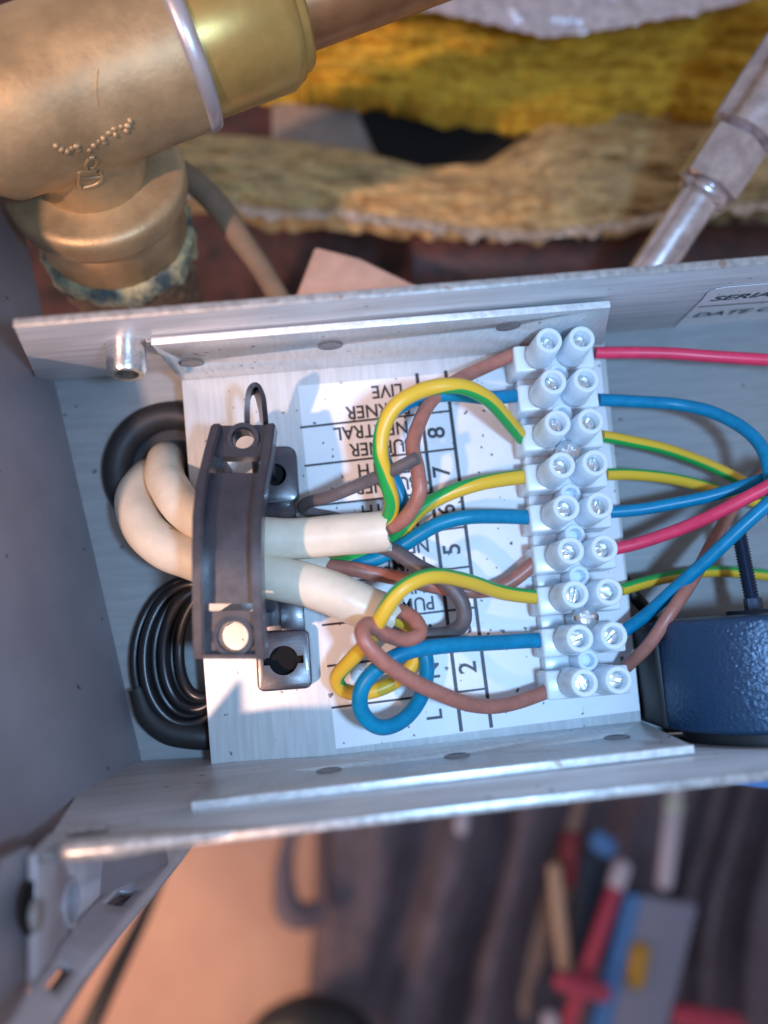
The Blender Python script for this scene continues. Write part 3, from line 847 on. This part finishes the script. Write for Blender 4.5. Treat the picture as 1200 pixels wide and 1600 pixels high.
# turned lip along the near end of the panel
bm = newbm()
e0, e1 = b1 + Vector((-0.2, -0.1, 0)), b1 + lean * 80 + Vector((-0.2, -0.1, 0))
prism(bm, [e0, e1, e1 + Vector((-30, -10, 0)), e0 + Vector((-30, -10, 0))], 1.4, -Y, bevel=0.3)
build('turned_lip', bm, 'panel_paint', pan)

br = thing('perforated_bracket', 'galvanised angle bracket with square and round holes below the box corner', 'bracket', P(150, 1420, -12))
GX = -52.0
def on_gusset(px, py):
    """point of the upright gusset plane x = GX under a photo pixel"""
    d = P(px, py, 0) - Vector((0, 0, CAM_H)); return Vector((0, 0, CAM_H)) + d * (GX / d.x)
bm = newbm()
prism(bm, [on_gusset(*p) for p in ((57, 1335), (57, 1545), (82, 1502), (118, 1443), (170, 1392), (222, 1338), (222, 1300), (90, 1300))], 1.5, -X, bevel=0.25)
f1 = build('face', bm, 'bracket_metal', br)
hp = on_gusset(110, 1411)
cut(f1, [cyl_cut(hp, X, 3.4, 12)])
bm = newbm(); lathe(bm, hp - X * 0.4, X, [(-1.0, 4.6), (0.9, 4.3), (0.9, 3.5), (-2.4, 3.3)], 30, closed=True); build('eyelet', bm, 'bracket_metal', br)
bm = newbm(); lathe(bm, hp - X * 2.6, X, [(-0.6, 3.6), (0.6, 3.6)], 24); build('bore_shade', bm, 'black_rubber', br)  # black disc filling the round hole, in place of its inner shade
inner = [on_gusset(*p) for p in ((240, 1310), (222, 1338), (170, 1392), (122, 1441), (92, 1482), (80, 1508), (36, 1560), (4, 1620))]
outer = [P(x, y, q.z + 1.0) for (x, y), q in zip(((305, 1312), (285, 1340), (238, 1400), (190, 1456), (155, 1500), (130, 1530), (86, 1600), (60, 1650)), inner)]
def strip_pt(t, sx):
    f = t * (len(inner) - 1); i = min(int(f), len(inner) - 2); k = f - i
    return lerp(lerp(inner[i], inner[i + 1], k), lerp(outer[i], outer[i + 1], k), sx)
holes = [(0.285, 0.36, 0.22, 0.62), (0.70, 0.80, 0.22, 0.62)]
ts = sorted(set([i / 28 for i in range(29)] + [v for h in holes for v in h[:2]])); ss = [0, 0.11, 0.22, 0.42, 0.62, 0.81, 1.0]
bm = newbm(); gv = [[bm.verts.new(strip_pt(t, q) + Vector((0, 0, 0.5 * noise.noise(Vector((t * 14, q * 2, 3)))))) for q in ss] for t in ts]
for i in range(len(ts) - 1):
    for j in range(len(ss) - 1):
        tm, sm = (ts[i] + ts[i + 1]) / 2, (ss[j] + ss[j + 1]) / 2
        if any(h[0] < tm < h[1] and h[2] < sm < h[3] for h in holes): continue
        bm.faces.new((gv[i][j], gv[i][j + 1], gv[i + 1][j + 1], gv[i + 1][j]))
bmesh.ops.recalc_face_normals(bm, faces=bm.faces)
f2 = build('face', bm, 'bracket_metal', br, smooth=30)
md = f2.modifiers.new('thick', 'SOLIDIFY'); md.thickness = 0.14; md.offset = 0; bake(f2)
bm = newbm(); wv = [[bm.verts.new(strip_pt(t, q) + Vector((0, -3.5, -6.0))) for q in (0.0, 0.75)] for t in [i / 14 for i in range(15)]]
for i in range(14): bm.faces.new((wv[i][0], wv[i][1], wv[i + 1][1], wv[i + 1][0]))
bmesh.ops.recalc_face_normals(bm, faces=bm.faces)
o = build('inner_web', bm, 'panel_paint', br, smooth=30)
md = o.modifiers.new('thick', 'SOLIDIFY'); md.thickness = 0.12; bake(o)
# casing side below the box corner: stands upright like the panel
bm = newbm()
c0, c1_, c2_ = P(48, 1322, 46), P(50, 1480, 46), P(20, 1720, 46)
h_ = lean * 34
v0 = [bm.verts.new(q) for q in (c0, c1_, c2_)]; v1 = [bm.verts.new(q + h_) for q in (c0, c1_, c2_)]
w0 = [bm.verts.new(q - X * 1.5) for q in (c0, c1_, c2_)]; w1 = [bm.verts.new(q + h_ - X * 1.5) for q in (c0, c1_, c2_)]
for i in range(2):
    bm.faces.new((v0[i], v0[i + 1], v1[i + 1], v1[i])); bm.faces.new((w0[i + 1], w0[i], w1[i], w1[i + 1]))
    bm.faces.new((v1[i], v1[i + 1], w1[i + 1], w1[i])); bm.faces.new((v0[i + 1], v0[i], w0[i], w0[i + 1]))
bm.faces.new((v0[0], v1[0], w1[0], w0[0])); bm.faces.new((v0[2], w0[2], w1[2], v1[2]))
bmesh.ops.recalc_face_normals(bm, faces=bm.faces)
o = build('casing_side', bm, 'panel_paint', None, base=P(20, 1500, 46), smooth=10)
tag(o, 'dull teal grey casing side in the lower left corner', 'panel')
bm = newbm(); lathe(bm, P(36, 1420, 51) + Vector((0.8, 0, 0)), X, [(0, 4.0), (0.5, 4.0)], 28); build('hole_shade', bm, 'gap_shade', o)  # dark disc laid on the sheet for the shade of an opening
bm = newbm(); lathe(bm, P(38, 1432, 50) + Vector((1.4, 0, 0)), X, [(0, 2.6), (1.2, 2.4)], 20); build('stud', bm, 'cut_edge', o)

# ================================================================== BRASS ELBOW
bz = 25.0
ax0, ax1 = P(-30, 181, bz), P(450, 6, bz)
bd = (ax1 - ax0).normalized()
band_c = P(283, 66, bz)
R0 = 17.6
el = thing('brass_elbow', 'cast brass pipe elbow with raised lettering in the top left corner', 'pipe fitting', P(160, 400, -30))
o0 = P(95, 142, bz)                               # where the two axes meet
o1 = P(208, 432, -36); od = (o1 - o0).normalized(); olen = (o1 - o0).length
bm = newbm()
lathe(bm, o0 - bd * 26, bd, [(0, 6), (2, 13), (8, 17.2), (18, R0), ((band_c - o0).dot(bd) + 26, R0)], 48)
t = newbm(); lathe(t, o0, od, [(-4, 12), (4, 15.0), (14, 14.0), (30, 12.8), (olen * 0.60, 12.4)], 40); merge(bm, t)
t = newbm(); bmesh.ops.create_icosphere(t, subdivisions=4, radius=R0 * 1.0, matrix=Matrix.Translation(o0)); merge(bm, t)
body = build('body', bm, 'brass', el)
md = body.modifiers.new('r', 'REMESH'); md.mode = 'VOXEL'; md.voxel_size = 0.08
md2 = body.modifiers.new('s', 'SMOOTH'); md2.factor = 0.6; md2.iterations = 14
bake(body)
for p_ in body.data.polygons: p_.use_smooth = True
# raised rib, its cool highlight put into a silver colour, and bright sleeve
bm = newbm(); lathe(bm, band_c, bd, [(-2.2, R0 - 1), (-1.8, R0 + 0.7), (-0.8, R0 + 1.25), (0.8, R0 + 1.25), (1.8, R0 + 0.7), (2.2, R0 - 1)], 64); build('raised_band', bm, 'rib_highlight', el)
slen = (ax1 - band_c).dot(bd)
bm = newbm(); lathe(bm, band_c, bd, [(1.5, R0 - 0.8), (slen - 5, R0 - 0.7), (slen - 2.0, R0 - 2.2), (slen - 0.8, R0 - 4.0), (slen - 0.8, 9)], 64); build('sleeve', bm, 'gold_brass', el)
bm = newbm(); lathe(bm, band_c, bd, [(slen - 2.5, R0 - 3.2), (slen, R0 - 3.4), (slen + 1.0, R0 - 4.2), (slen + 1.2, 10)], 64); build('end_ring', bm, 'gold_brass', el)
# outlet: collar, socket, paste, corroded thread
tcol = olen * 0.44 - 5
bm = newbm(); lathe(bm, o0, od, [(tcol - 1, 12.0), (tcol - 0.3, 13.2), (tcol, 19.5), (tcol + 0.8, 21.4), (tcol + 2.2, 22.0), (tcol + 6, 21.8), (tcol + 8.5, 20.6), (tcol + 9, 18)], 64); build('collar', bm, 'brass', el)
bm = newbm(); lathe(bm, o0, od, [(tcol + 5, 19.4), (tcol + 24, 18.8), (tcol + 25, 17)], 64); build('socket', bm, 'brass', el)
wob = lambda k, th: 1.3 * noise.noise(Vector((3 * math.cos(th), 3 * math.sin(th), k * 1.7))) + 0.8 * noise.noise(Vector((11 * math.cos(th), 11 * math.sin(th), k * 2.3)))
bm = newbm(); lathe(bm, o0, od, [(tcol + 20.5, 18.3), (tcol + 22, 20.1), (tcol + 24.5, 20.7), (tcol + 27, 20.2), (tcol + 28.5, 18)], 140, wob=wob); build('jointing_paste', bm, 'jointing_paste', el)
bm = newbm(); lathe(bm, o0, od, [(tcol + 26, 19), (tcol + 28, 19.6), (tcol + 31, 18.2), (tcol + 34, 18.8), (tcol + 39, 17.4), (tcol + 65, 17)], 140, wob=wob); build('corroded_thread', bm, 'corroded_iron', el)
# raised casting marks
def body_hit(px, py):
    o = Vector((0, 0, CAM_H)); d = (P(px, py, 0) - o).normalized()
    org = ORIGIN[el.name]
    ok, loc, nor, _ = body.ray_cast((o - org) * S, d)
    return (loc / S + org, nor) if ok else (P(px, py, 40), Z)
random.seed(5)
marks = [(88, 228), (96, 233), (105, 236), (113, 232), (120, 229), (122, 236), (140, 236), (147, 228), (155, 222), (162, 216), (163, 224), (170, 209), (178, 203), (181, 210), (190, 199), (200, 196), (204, 188), (198, 204)]
bm = newbm()
for px, py in marks:
    p, n = body_hit(px, py); p = p - n * 0.5
    t = newbm(); bmesh.ops.create_icosphere(t, subdivisions=2, radius=0.92, matrix=Matrix.Translation(p) @ Matrix.Diagonal((random.uniform(.7, 1.2), random.uniform(.8, 1.4), 0.9, 1))); merge(bm, t)
o = build('cast_mark', bm, 'brass', el); o['kind'] = 'stuff'
def cast_line(pts, r=0.5):
    bm = newbm(); v = [body_hit(*p)[0] - body_hit(*p)[1] * 0.15 for p in pts]; tube(bm, v, r, n=4, seg=8); build('cast_letter', bm, 'brass', el)
cast_line([(140, 248), (134, 256), (136, 264), (146, 262), (152, 254), (148, 246), (140, 248)], 0.55)
cast_line([(124, 268), (122, 284), (126, 294), (140, 292), (156, 286), (160, 274), (152, 266), (138, 268), (124, 268)], 0.6)
cast_line([(124, 280), (140, 278), (158, 276)], 0.55)
cast_line([(152, 108), (150, 135), (152, 165)], 0.35)

# copper pipe leaving the sleeve
bm = newbm(); lathe(bm, band_c + bd * (slen - 6), bd, [(0, 10.6), (140, 10.6)], 48)
tag(build('copper_pipe', bm, 'tube_copper', None, base=band_c + bd * slen), 'dull copper pipe leaving the brass elbow towards the top edge', 'pipe')

# ================================================================== CHROME COMPRESSION FITTING
ft = thing('compression_fitting', 'chromed pipe with hexagonal compression nut behind the box at the right', 'pipe fitting', P(1000, 440, -14))
f0, f1_ = P(985, 470, -30), P(1232, 100, -6)
fd = (f1_ - f0).normalized(); fl_ = (f1_ - f0).length
bm = newbm(); lathe(bm, f0, fd, [(fl_ * 0.10, 5.7), (fl_ * 0.47, 5.7)], 32); build('pipe', bm, 'chrome', ft)
bm = newbm(); lathe(bm, f0, fd, [(fl_ * 0.44, 5.2), (fl_ * 0.455, 7.0), (fl_ * 0.475, 7.2), (fl_ * 0.50, 6.4)], 40); build('collar', bm, 'chrome', ft)
bm = newbm(); lathe(bm, f0, fd, [(fl_ * 0.485, 6.6), (fl_ * 0.50, 9.0), (fl_ * 0.69, 9.0), (fl_ * 0.71, 6.8)], 6, ref=(0.3, 0.2, 1)); build('hex_nut', bm, 'chrome', ft, smooth=20)
bm = newbm(); lathe(bm, f0, fd, [(fl_ * 0.70, 6.6), (fl_ * 0.72, 9.4), (fl_ * 1.3, 9.4)], 32, wob=lambda k, th: 0.2 * math.sin(5 * th + k)); build('fitting_body', bm, 'chrome', ft)

# ================================================================== BACKGROUND ABOVE: insulation, foil, dark cavity
def polyl(pts, t):
    d = [0]
    for i in range(len(pts) - 1): d.append(d[-1] + math.hypot(pts[i + 1][0] - pts[i][0], pts[i + 1][1] - pts[i][1]))
    x = t * d[-1]
    for i in range(len(pts) - 1):
        if x <= d[i + 1] or i == len(pts) - 2:
            k = (x - d[i]) / max(1e-6, d[i + 1] - d[i])
            return (pts[i][0] + (pts[i + 1][0] - pts[i][0]) * k, pts[i][1] + (pts[i + 1][1] - pts[i][1]) * k)
def quilt(name, top, bot, zt_, zb_, thick, amp, m, parent=None, nu=90, nv=26, fx=0.03, fy=0.09, ragged=0.0, bulge=0.0, base=None, seed=0.0, layers=0.0):
    """a soft thick sheet between two outlines"""
    bm = newbm(); g = []; bk = []
    for i in range(nu + 1):
        t = i / nu
        a, b = polyl(top, t), polyl(bot, t)
        rg = ragged * noise.fractal(Vector((t * nu * 0.23, seed, 3.1)), 0.8, 2.0, 4)
        col, colb = [], []
        for j in range(nv + 1):
            s = j / nv
            px = a[0] + (b[0] - a[0]) * s; py = a[1] + (b[1] - a[1]) * s + rg * s
            z = zt_ + (zb_ - zt_) * s + bulge * math.sin(PI * s)
            if layers:
                z += layers * noise.noise(Vector((px * 0.006, py * 0.15 + 1.6 * noise.noise(Vector((px * 0.012, py * 0.02, seed))), seed + 4))) + layers * 0.5 * noise.noise(Vector((px * 0.02, py * 0.33, seed + 8)))
            z += amp * noise.fractal(Vector((px * fx * 0.25, py * fy * 0.25, seed)), 0.7, 2.0, 5)
            p = P(px, py, z)
            col.append(bm.verts.new(p)); colb.append(bm.verts.new(p - Z * thick))
        g.append(col); bk.append(colb)
    for i in range(nu):
        for j in range(nv):
            bm.faces.new((g[i][j], g[i][j + 1], g[i + 1][j + 1], g[i + 1][j]))
            bm.faces.new((bk[i][j], bk[i + 1][j], bk[i + 1][j + 1], bk[i][j + 1]))
    for i in range(nu):
        bm.faces.new((g[i][0], g[i + 1][0], bk[i + 1][0], bk[i][0])); bm.faces.new((g[i][nv], bk[i][nv], bk[i + 1][nv], g[i + 1][nv]))
    for j in range(nv):
        bm.faces.new((g[0][j], bk[0][j], bk[0][j + 1], g[0][j + 1])); bm.faces.new((g[nu][j], g[nu][j + 1], bk[nu][j + 1], bk[nu][j]))
    bmesh.ops.recalc_face_normals(bm, faces=bm.faces)
    return build(name, bm, m, parent, smooth=80, base=base)

# dark cavity behind
bm = newbm(); prism(bm, PP([(-500, -300, -170), (1800, -300, -170), (1800, 640, -170), (-500, 640, -170)]), 4, -Z)
o = build('cavity_wall', bm, 'soot_steel', None, base=P(600, 400, -170)); o['kind'] = 'structure'

ins = thing('insulation_blanket', 'bright mustard yellow glass wool slab behind the copper pipe', 'insulation', P(800, 150, -60))
quilt('wool', [(400, 40), (640, 5), (850, 40), (1000, 20), (1250, -20)], [(400, 125), (560, 135), (700, 165), (850, 180), (1000, 170), (1250, 160)], -48 + DEEP, -44 + DEEP, 14, 7, 'glass_wool', ins, seed=1.3, bulge=6, nu=120, nv=56, layers=3.0, ragged=8)
ins2 = thing('insulation_blanket', 'lower tan glass wool slab with a torn foil edge above the box', 'insulation', P(700, 350, -60))
bot2 = [(270, 300), (420, 335), (520, 335), (640, 350), (720, 362), (820, 370), (900, 362), (985, 352), (1080, 330), (1250, 320)]
quilt('wool', [(270, 205), (420, 215), (560, 235), (660, 262), (760, 255), (850, 195), (930, 172), (1080, 172), (1250, 165)], bot2, -52 + DEEP, -34 + DEEP, 12, 7, 'glass_wool_tan', ins2, seed=5.1, bulge=8, nu=130, nv=60, ragged=9, layers=3.0)
quilt('foil_edge', [(x, y - 9) for x, y in bot2], [(x, y + 7) for x, y in bot2], -30 + DEEP, -28 + DEEP, 0.4, 2.5, 'torn_foil', ins2, nu=160, nv=4, seed=5.1, ragged=9, fx=0.2)
foil = quilt('foil_sheet', [(560, -60), (800, -60), (1250, -60)], [(600, 22), (645, 12), (720, 26), (790, 44), (850, 58), (905, 54), (1000, 36), (1080, 22), (1150, 4), (1250, -20)], -36 + DEEP, -24 + DEEP, 0.5, 5, 'foil', None, nu=120, nv=16, seed=9.0, ragged=5, base=P(850, 0, -36 + DEEP))
tag(foil, 'crinkled silver foil facing hanging over the insulation at the top', 'foil')
bm = newbm(); prism(bm, PP([(425, 125, -62 + DEEP), (560, 122, -62 + DEEP), (700, 160, -62 + DEEP), (690, 235, -62 + DEEP), (560, 232, -62 + DEEP), (425, 222, -62 + DEEP)]), 3, -Z)
tag(build('grey_board', bm, 'grey_board', None, base=P(560, 180, -65)), 'flat grey brown board between the two insulation slabs', 'board')
bm = newbm(); prism(bm, PP([(560, 170, -58 + DEEP), (640, 150, -58 + DEEP), (760, 158, -58 + DEEP), (862, 175, -58 + DEEP), (858, 270, -58 + DEEP), (640, 275, -58 + DEEP), (585, 230, -58 + DEEP)]), 2, -Z)  # dark sheet put in for the shade of the open gap
tag(build('gap_shade_sheet', bm, 'gap_shade', None, base=P(720, 210, -60)), 'near-black sheet standing in for the shade in the gap between the insulation slabs', 'shade')
bm = newbm(); prism(bm, PP([(492, 384, -26), (562, 402, -26), (665, 452, -26), (690, 520, -26), (440, 520, -26)]), 8, -Z, bevel=1.0)
tag(build('clay_block', bm, 'pink_block', None, base=P(560, 450, -30 + DEEP)), 'pinkish clay block just behind the upper box wall', 'block')
bm = newbm(); tube(bm, PP([(270, 262, -20), (310, 290, -20), (350, 335, -22), (385, 385, -24), (415, 430, -26), (450, 490, -28)]), [3.4, 3.4, 3.4, 3.2, 3.0, 3.0], seg=16)
tag(build('tan_tube', bm, 'tan_lagging', None, base=P(350, 335, -24)), 'thin tan tube curving down beside the corroded joint', 'tube')
bm = newbm(); tube(bm, PP([(640, 410, -50 + DEEP), (800, 412, -50 + DEEP), (1000, 410, -50 + DEEP), (1250, 400, -50 + DEEP)]), 12, seg=24)
tag(build('rusty_pipe', bm, 'soot_steel', None, base=P(850, 410, -60)), 'rust red pipe in the dark behind the upper box wall', 'pipe')

# ================================================================== BACKGROUND BELOW: floor, tool bag, tools
FZB = -400.0
bm = newbm(); prism(bm, PP([(-900, 1150, FZB), (2200, 1150, FZB), (2200, 2300, FZB), (-900, 2300, FZB)]), 6, -Z)
o = build('floor', bm, 'floor_board', None, base=P(400, 1450, FZB)); o['kind'] = 'structure'
# bag: folded cloth
bm = newbm(); g = []
nu, nv = 150, 50
for i in range(nu + 1):
    col = []
    for j in range(nv + 1):
        s = j / nv
        px = 492 + (1500 - 492) * i / nu - 22 * s + 8 * math.sin(s * 5)
        py = 1180 + 620 * s
        q = px + 0.16 * (py - 1250) + 16 * math.sin(py * 0.011 + px * 0.004)
        z = -356
        for c_, w_, d_ in ((640, 20, 22), (668, 14, 14), (772, 22, 28), (742, 12, 10), (880, 30, 34), (925, 40, 40), (1085, 18, 22), (1130, 16, 24), (1190, 22, 26)):
            z -= d_ * math.exp(-((q - c_) / w_) ** 2)
        z += 2 * math.sin(q * 0.045) + 11 * noise.noise(Vector((q * 0.016, py * 0.0025, 11.0))) + 5 * noise.noise(Vector((px * 0.012, py * 0.005, 2.0))) + 2.0 * noise.noise(Vector((px * 0.05, py * 0.02, 7)))
        if i < 6: z -= (6 - i) ** 2 * 1.05
        col.append(bm.verts.new(P(px, py, z)))
    g.append(col)
for i in range(nu):
    for j in range(nv): bm.faces.new((g[i][j], g[i][j + 1], g[i + 1][j + 1], g[i + 1][j]))
bag = build('tool_bag', bm, 'bag_cloth', None, smooth=180, base=P(800, 1450, FZB))
md = bag.modifiers.new('thick', 'SOLIDIFY'); md.thickness = 0.25; bake(bag)
tag(bag, 'dark mauve cloth tool bag with deep folds below the box', 'bag')
TZ = -330.0
def stick(name, a, b, r, m, label, cat, z0=TZ, z1=TZ, seg=14, parent=None, ends=0.6):
    r = r * 1.22; bm = newbm(); p0, p1 = P(*a, z0), P(*b, z1); d = p1 - p0; L_ = d.length
    lathe(bm, p0, d, [(0, r * ends), (r * 0.5, r), (L_ - r * 0.5, r), (L_, r * ends)], seg)
    o = build(name, bm, m, parent, base=None if parent else p0)
    if label and parent is None: tag(o, label, cat)
    return o
stick('wooden_pencil', (865, 1350), (882, 1515), 3.6, 'tool_wood', 'pale wooden stick poking from the tool bag', 'stick')
stick('red_tool', (893, 1300), (885, 1385), 5.0, 'tool_darkred', 'dark red handle beside the pale wooden stick', 'tool', TZ - 6, TZ - 6)
bm = newbm(); prism(bm, PP([(905, 1335, TZ - 12), (955, 1325, TZ - 12), (945, 1500, TZ - 12), (890, 1515, TZ - 12)]), 8, -Z, bevel=1.5)
tag(build('navy_case', bm, 'tool_navy', None, base=P(925, 1420, TZ - 20)), 'dark navy tool case between red tools in the bag', 'case')
sd = thing('screwdriver', 'slim red screwdriver with a pale blue and lavender cap crossing the bag', 'screwdriver', P(925, 1480, TZ))
stick('shaft', (962, 1385), (885, 1610), 3.9, 'tool_red', None, None, parent=sd, z0=TZ + 2, z1=TZ + 2)
stick('cap', (975, 1345), (960, 1392), 4.6, 'tool_white', None, None, parent=sd)
stick('blue_tip', (925, 1308), (958, 1330), 5.2, 'tool_blue', None, None, parent=sd)
stick('red_tool', (866, 1531), (952, 1554), 4.2, 'tool_red', 'short red bar lying across the slim screwdriver', 'tool', TZ + 12, TZ + 12)
lv = thing('spirit_level', 'grey and blue spirit level with a yellow vial at the bottom right', 'spirit level', P(1010, 1500, TZ))
bm = newbm(); prism(bm, PP([(1003, 1402, TZ + 4), (1090, 1416, TZ + 4), (1040, 1620, TZ + 4), (950, 1620, TZ + 4)]), 8, -Z, bevel=0.8); build('body', bm, 'tool_grey', lv)
bm = newbm(); prism(bm, PP([(978, 1398, TZ + 2), (1004, 1402, TZ + 4.5), (951, 1620, TZ + 4.5), (920, 1620, TZ + 2)]), 8, -Z, bevel=0.6); build('edge_rail', bm, 'tool_blue', lv)
stick('vial', (1002, 1472), (990, 1543), 5.2, 'tool_yellow', None, None, parent=lv, z0=TZ + 4, z1=TZ + 4)
stick('pliers', (1048, 1584), (1160, 1604), 5.4, 'tool_red', 'fat red plier handle at the bottom right corner', 'pliers')
wr = thing('marker_pen', 'thin lavender white pen with a mint band below the box', 'pen', P(1045, 1310, TZ))
stick('barrel', (1052, 1265), (1037, 1388), 4.3, 'tool_white', None, None, parent=wr)
stick('band', (1054, 1246), (1051, 1272), 4.7, 'tool_mint', None, None, parent=wr)
stick('cap', (1056, 1215), (1054, 1248), 3.8, 'tool_white', None, None, parent=wr)
stick('paper_tag', (724, 1265), (720, 1303), 3.4, 'tool_white', 'small lavender tag just under the box among the folds', 'tag', TZ - 10, TZ - 10)
stick('white_cap', (848, 1592), (872, 1600), 5.0, 'tool_white', 'small white cap at the bottom edge left of the level', 'cap')
# things on the floor side
bm = newbm(); tube(bm, PP([(300, 1270, -240), (262, 1340, -240), (225, 1430, -240), (180, 1520, -240), (120, 1650, -240)]), [2.6, 2.8, 3.2, 4.2, 5.0], seg=16)
tag(build('grey_hose', bm, 'black_rubber', None, base=P(225, 1430, -180)), 'blurred dark grey hose slanting across the peach floor', 'hose')
bm = newbm(); tube(bm, PP([(462, 1270, -345), (448, 1330, -345), (444, 1385, -345), (452, 1422, -345), (475, 1432, -345), (505, 1420, -348)]), [5, 5, 7, 9, 8, 6], seg=16)
tag(build('bag_strap', bm, 'bag_cloth', None, base=P(448, 1380, -262)), 'dark curved strap loop beside the tool bag', 'strap')
bm = newbm(); tube(bm, PP([(395, 1630, -330), (430, 1612, -328), (480, 1600, -326), (535, 1608, -328), (572, 1630, -332)]), [8, 13, 16, 14, 9], seg=20)
tag(build('black_bundle', bm, 'black_rubber', None, base=P(480, 1600, -245)), 'rounded black bundle at the bottom edge of the floor', 'bundle')
# blue plastic piece under the box at the right edge
bm = newbm(); prism(bm, PP([(1120, 1222, -20), (1260, 1180, -20), (1260, 1236, -20), (1190, 1232, -20)]), 6, -Z, bevel=0.8)
tag(build('blue_cover', bm, 'tool_blue', None, base=P(1190, 1222, -26)), 'bright blue plastic edge showing below the box at the right', 'cover')
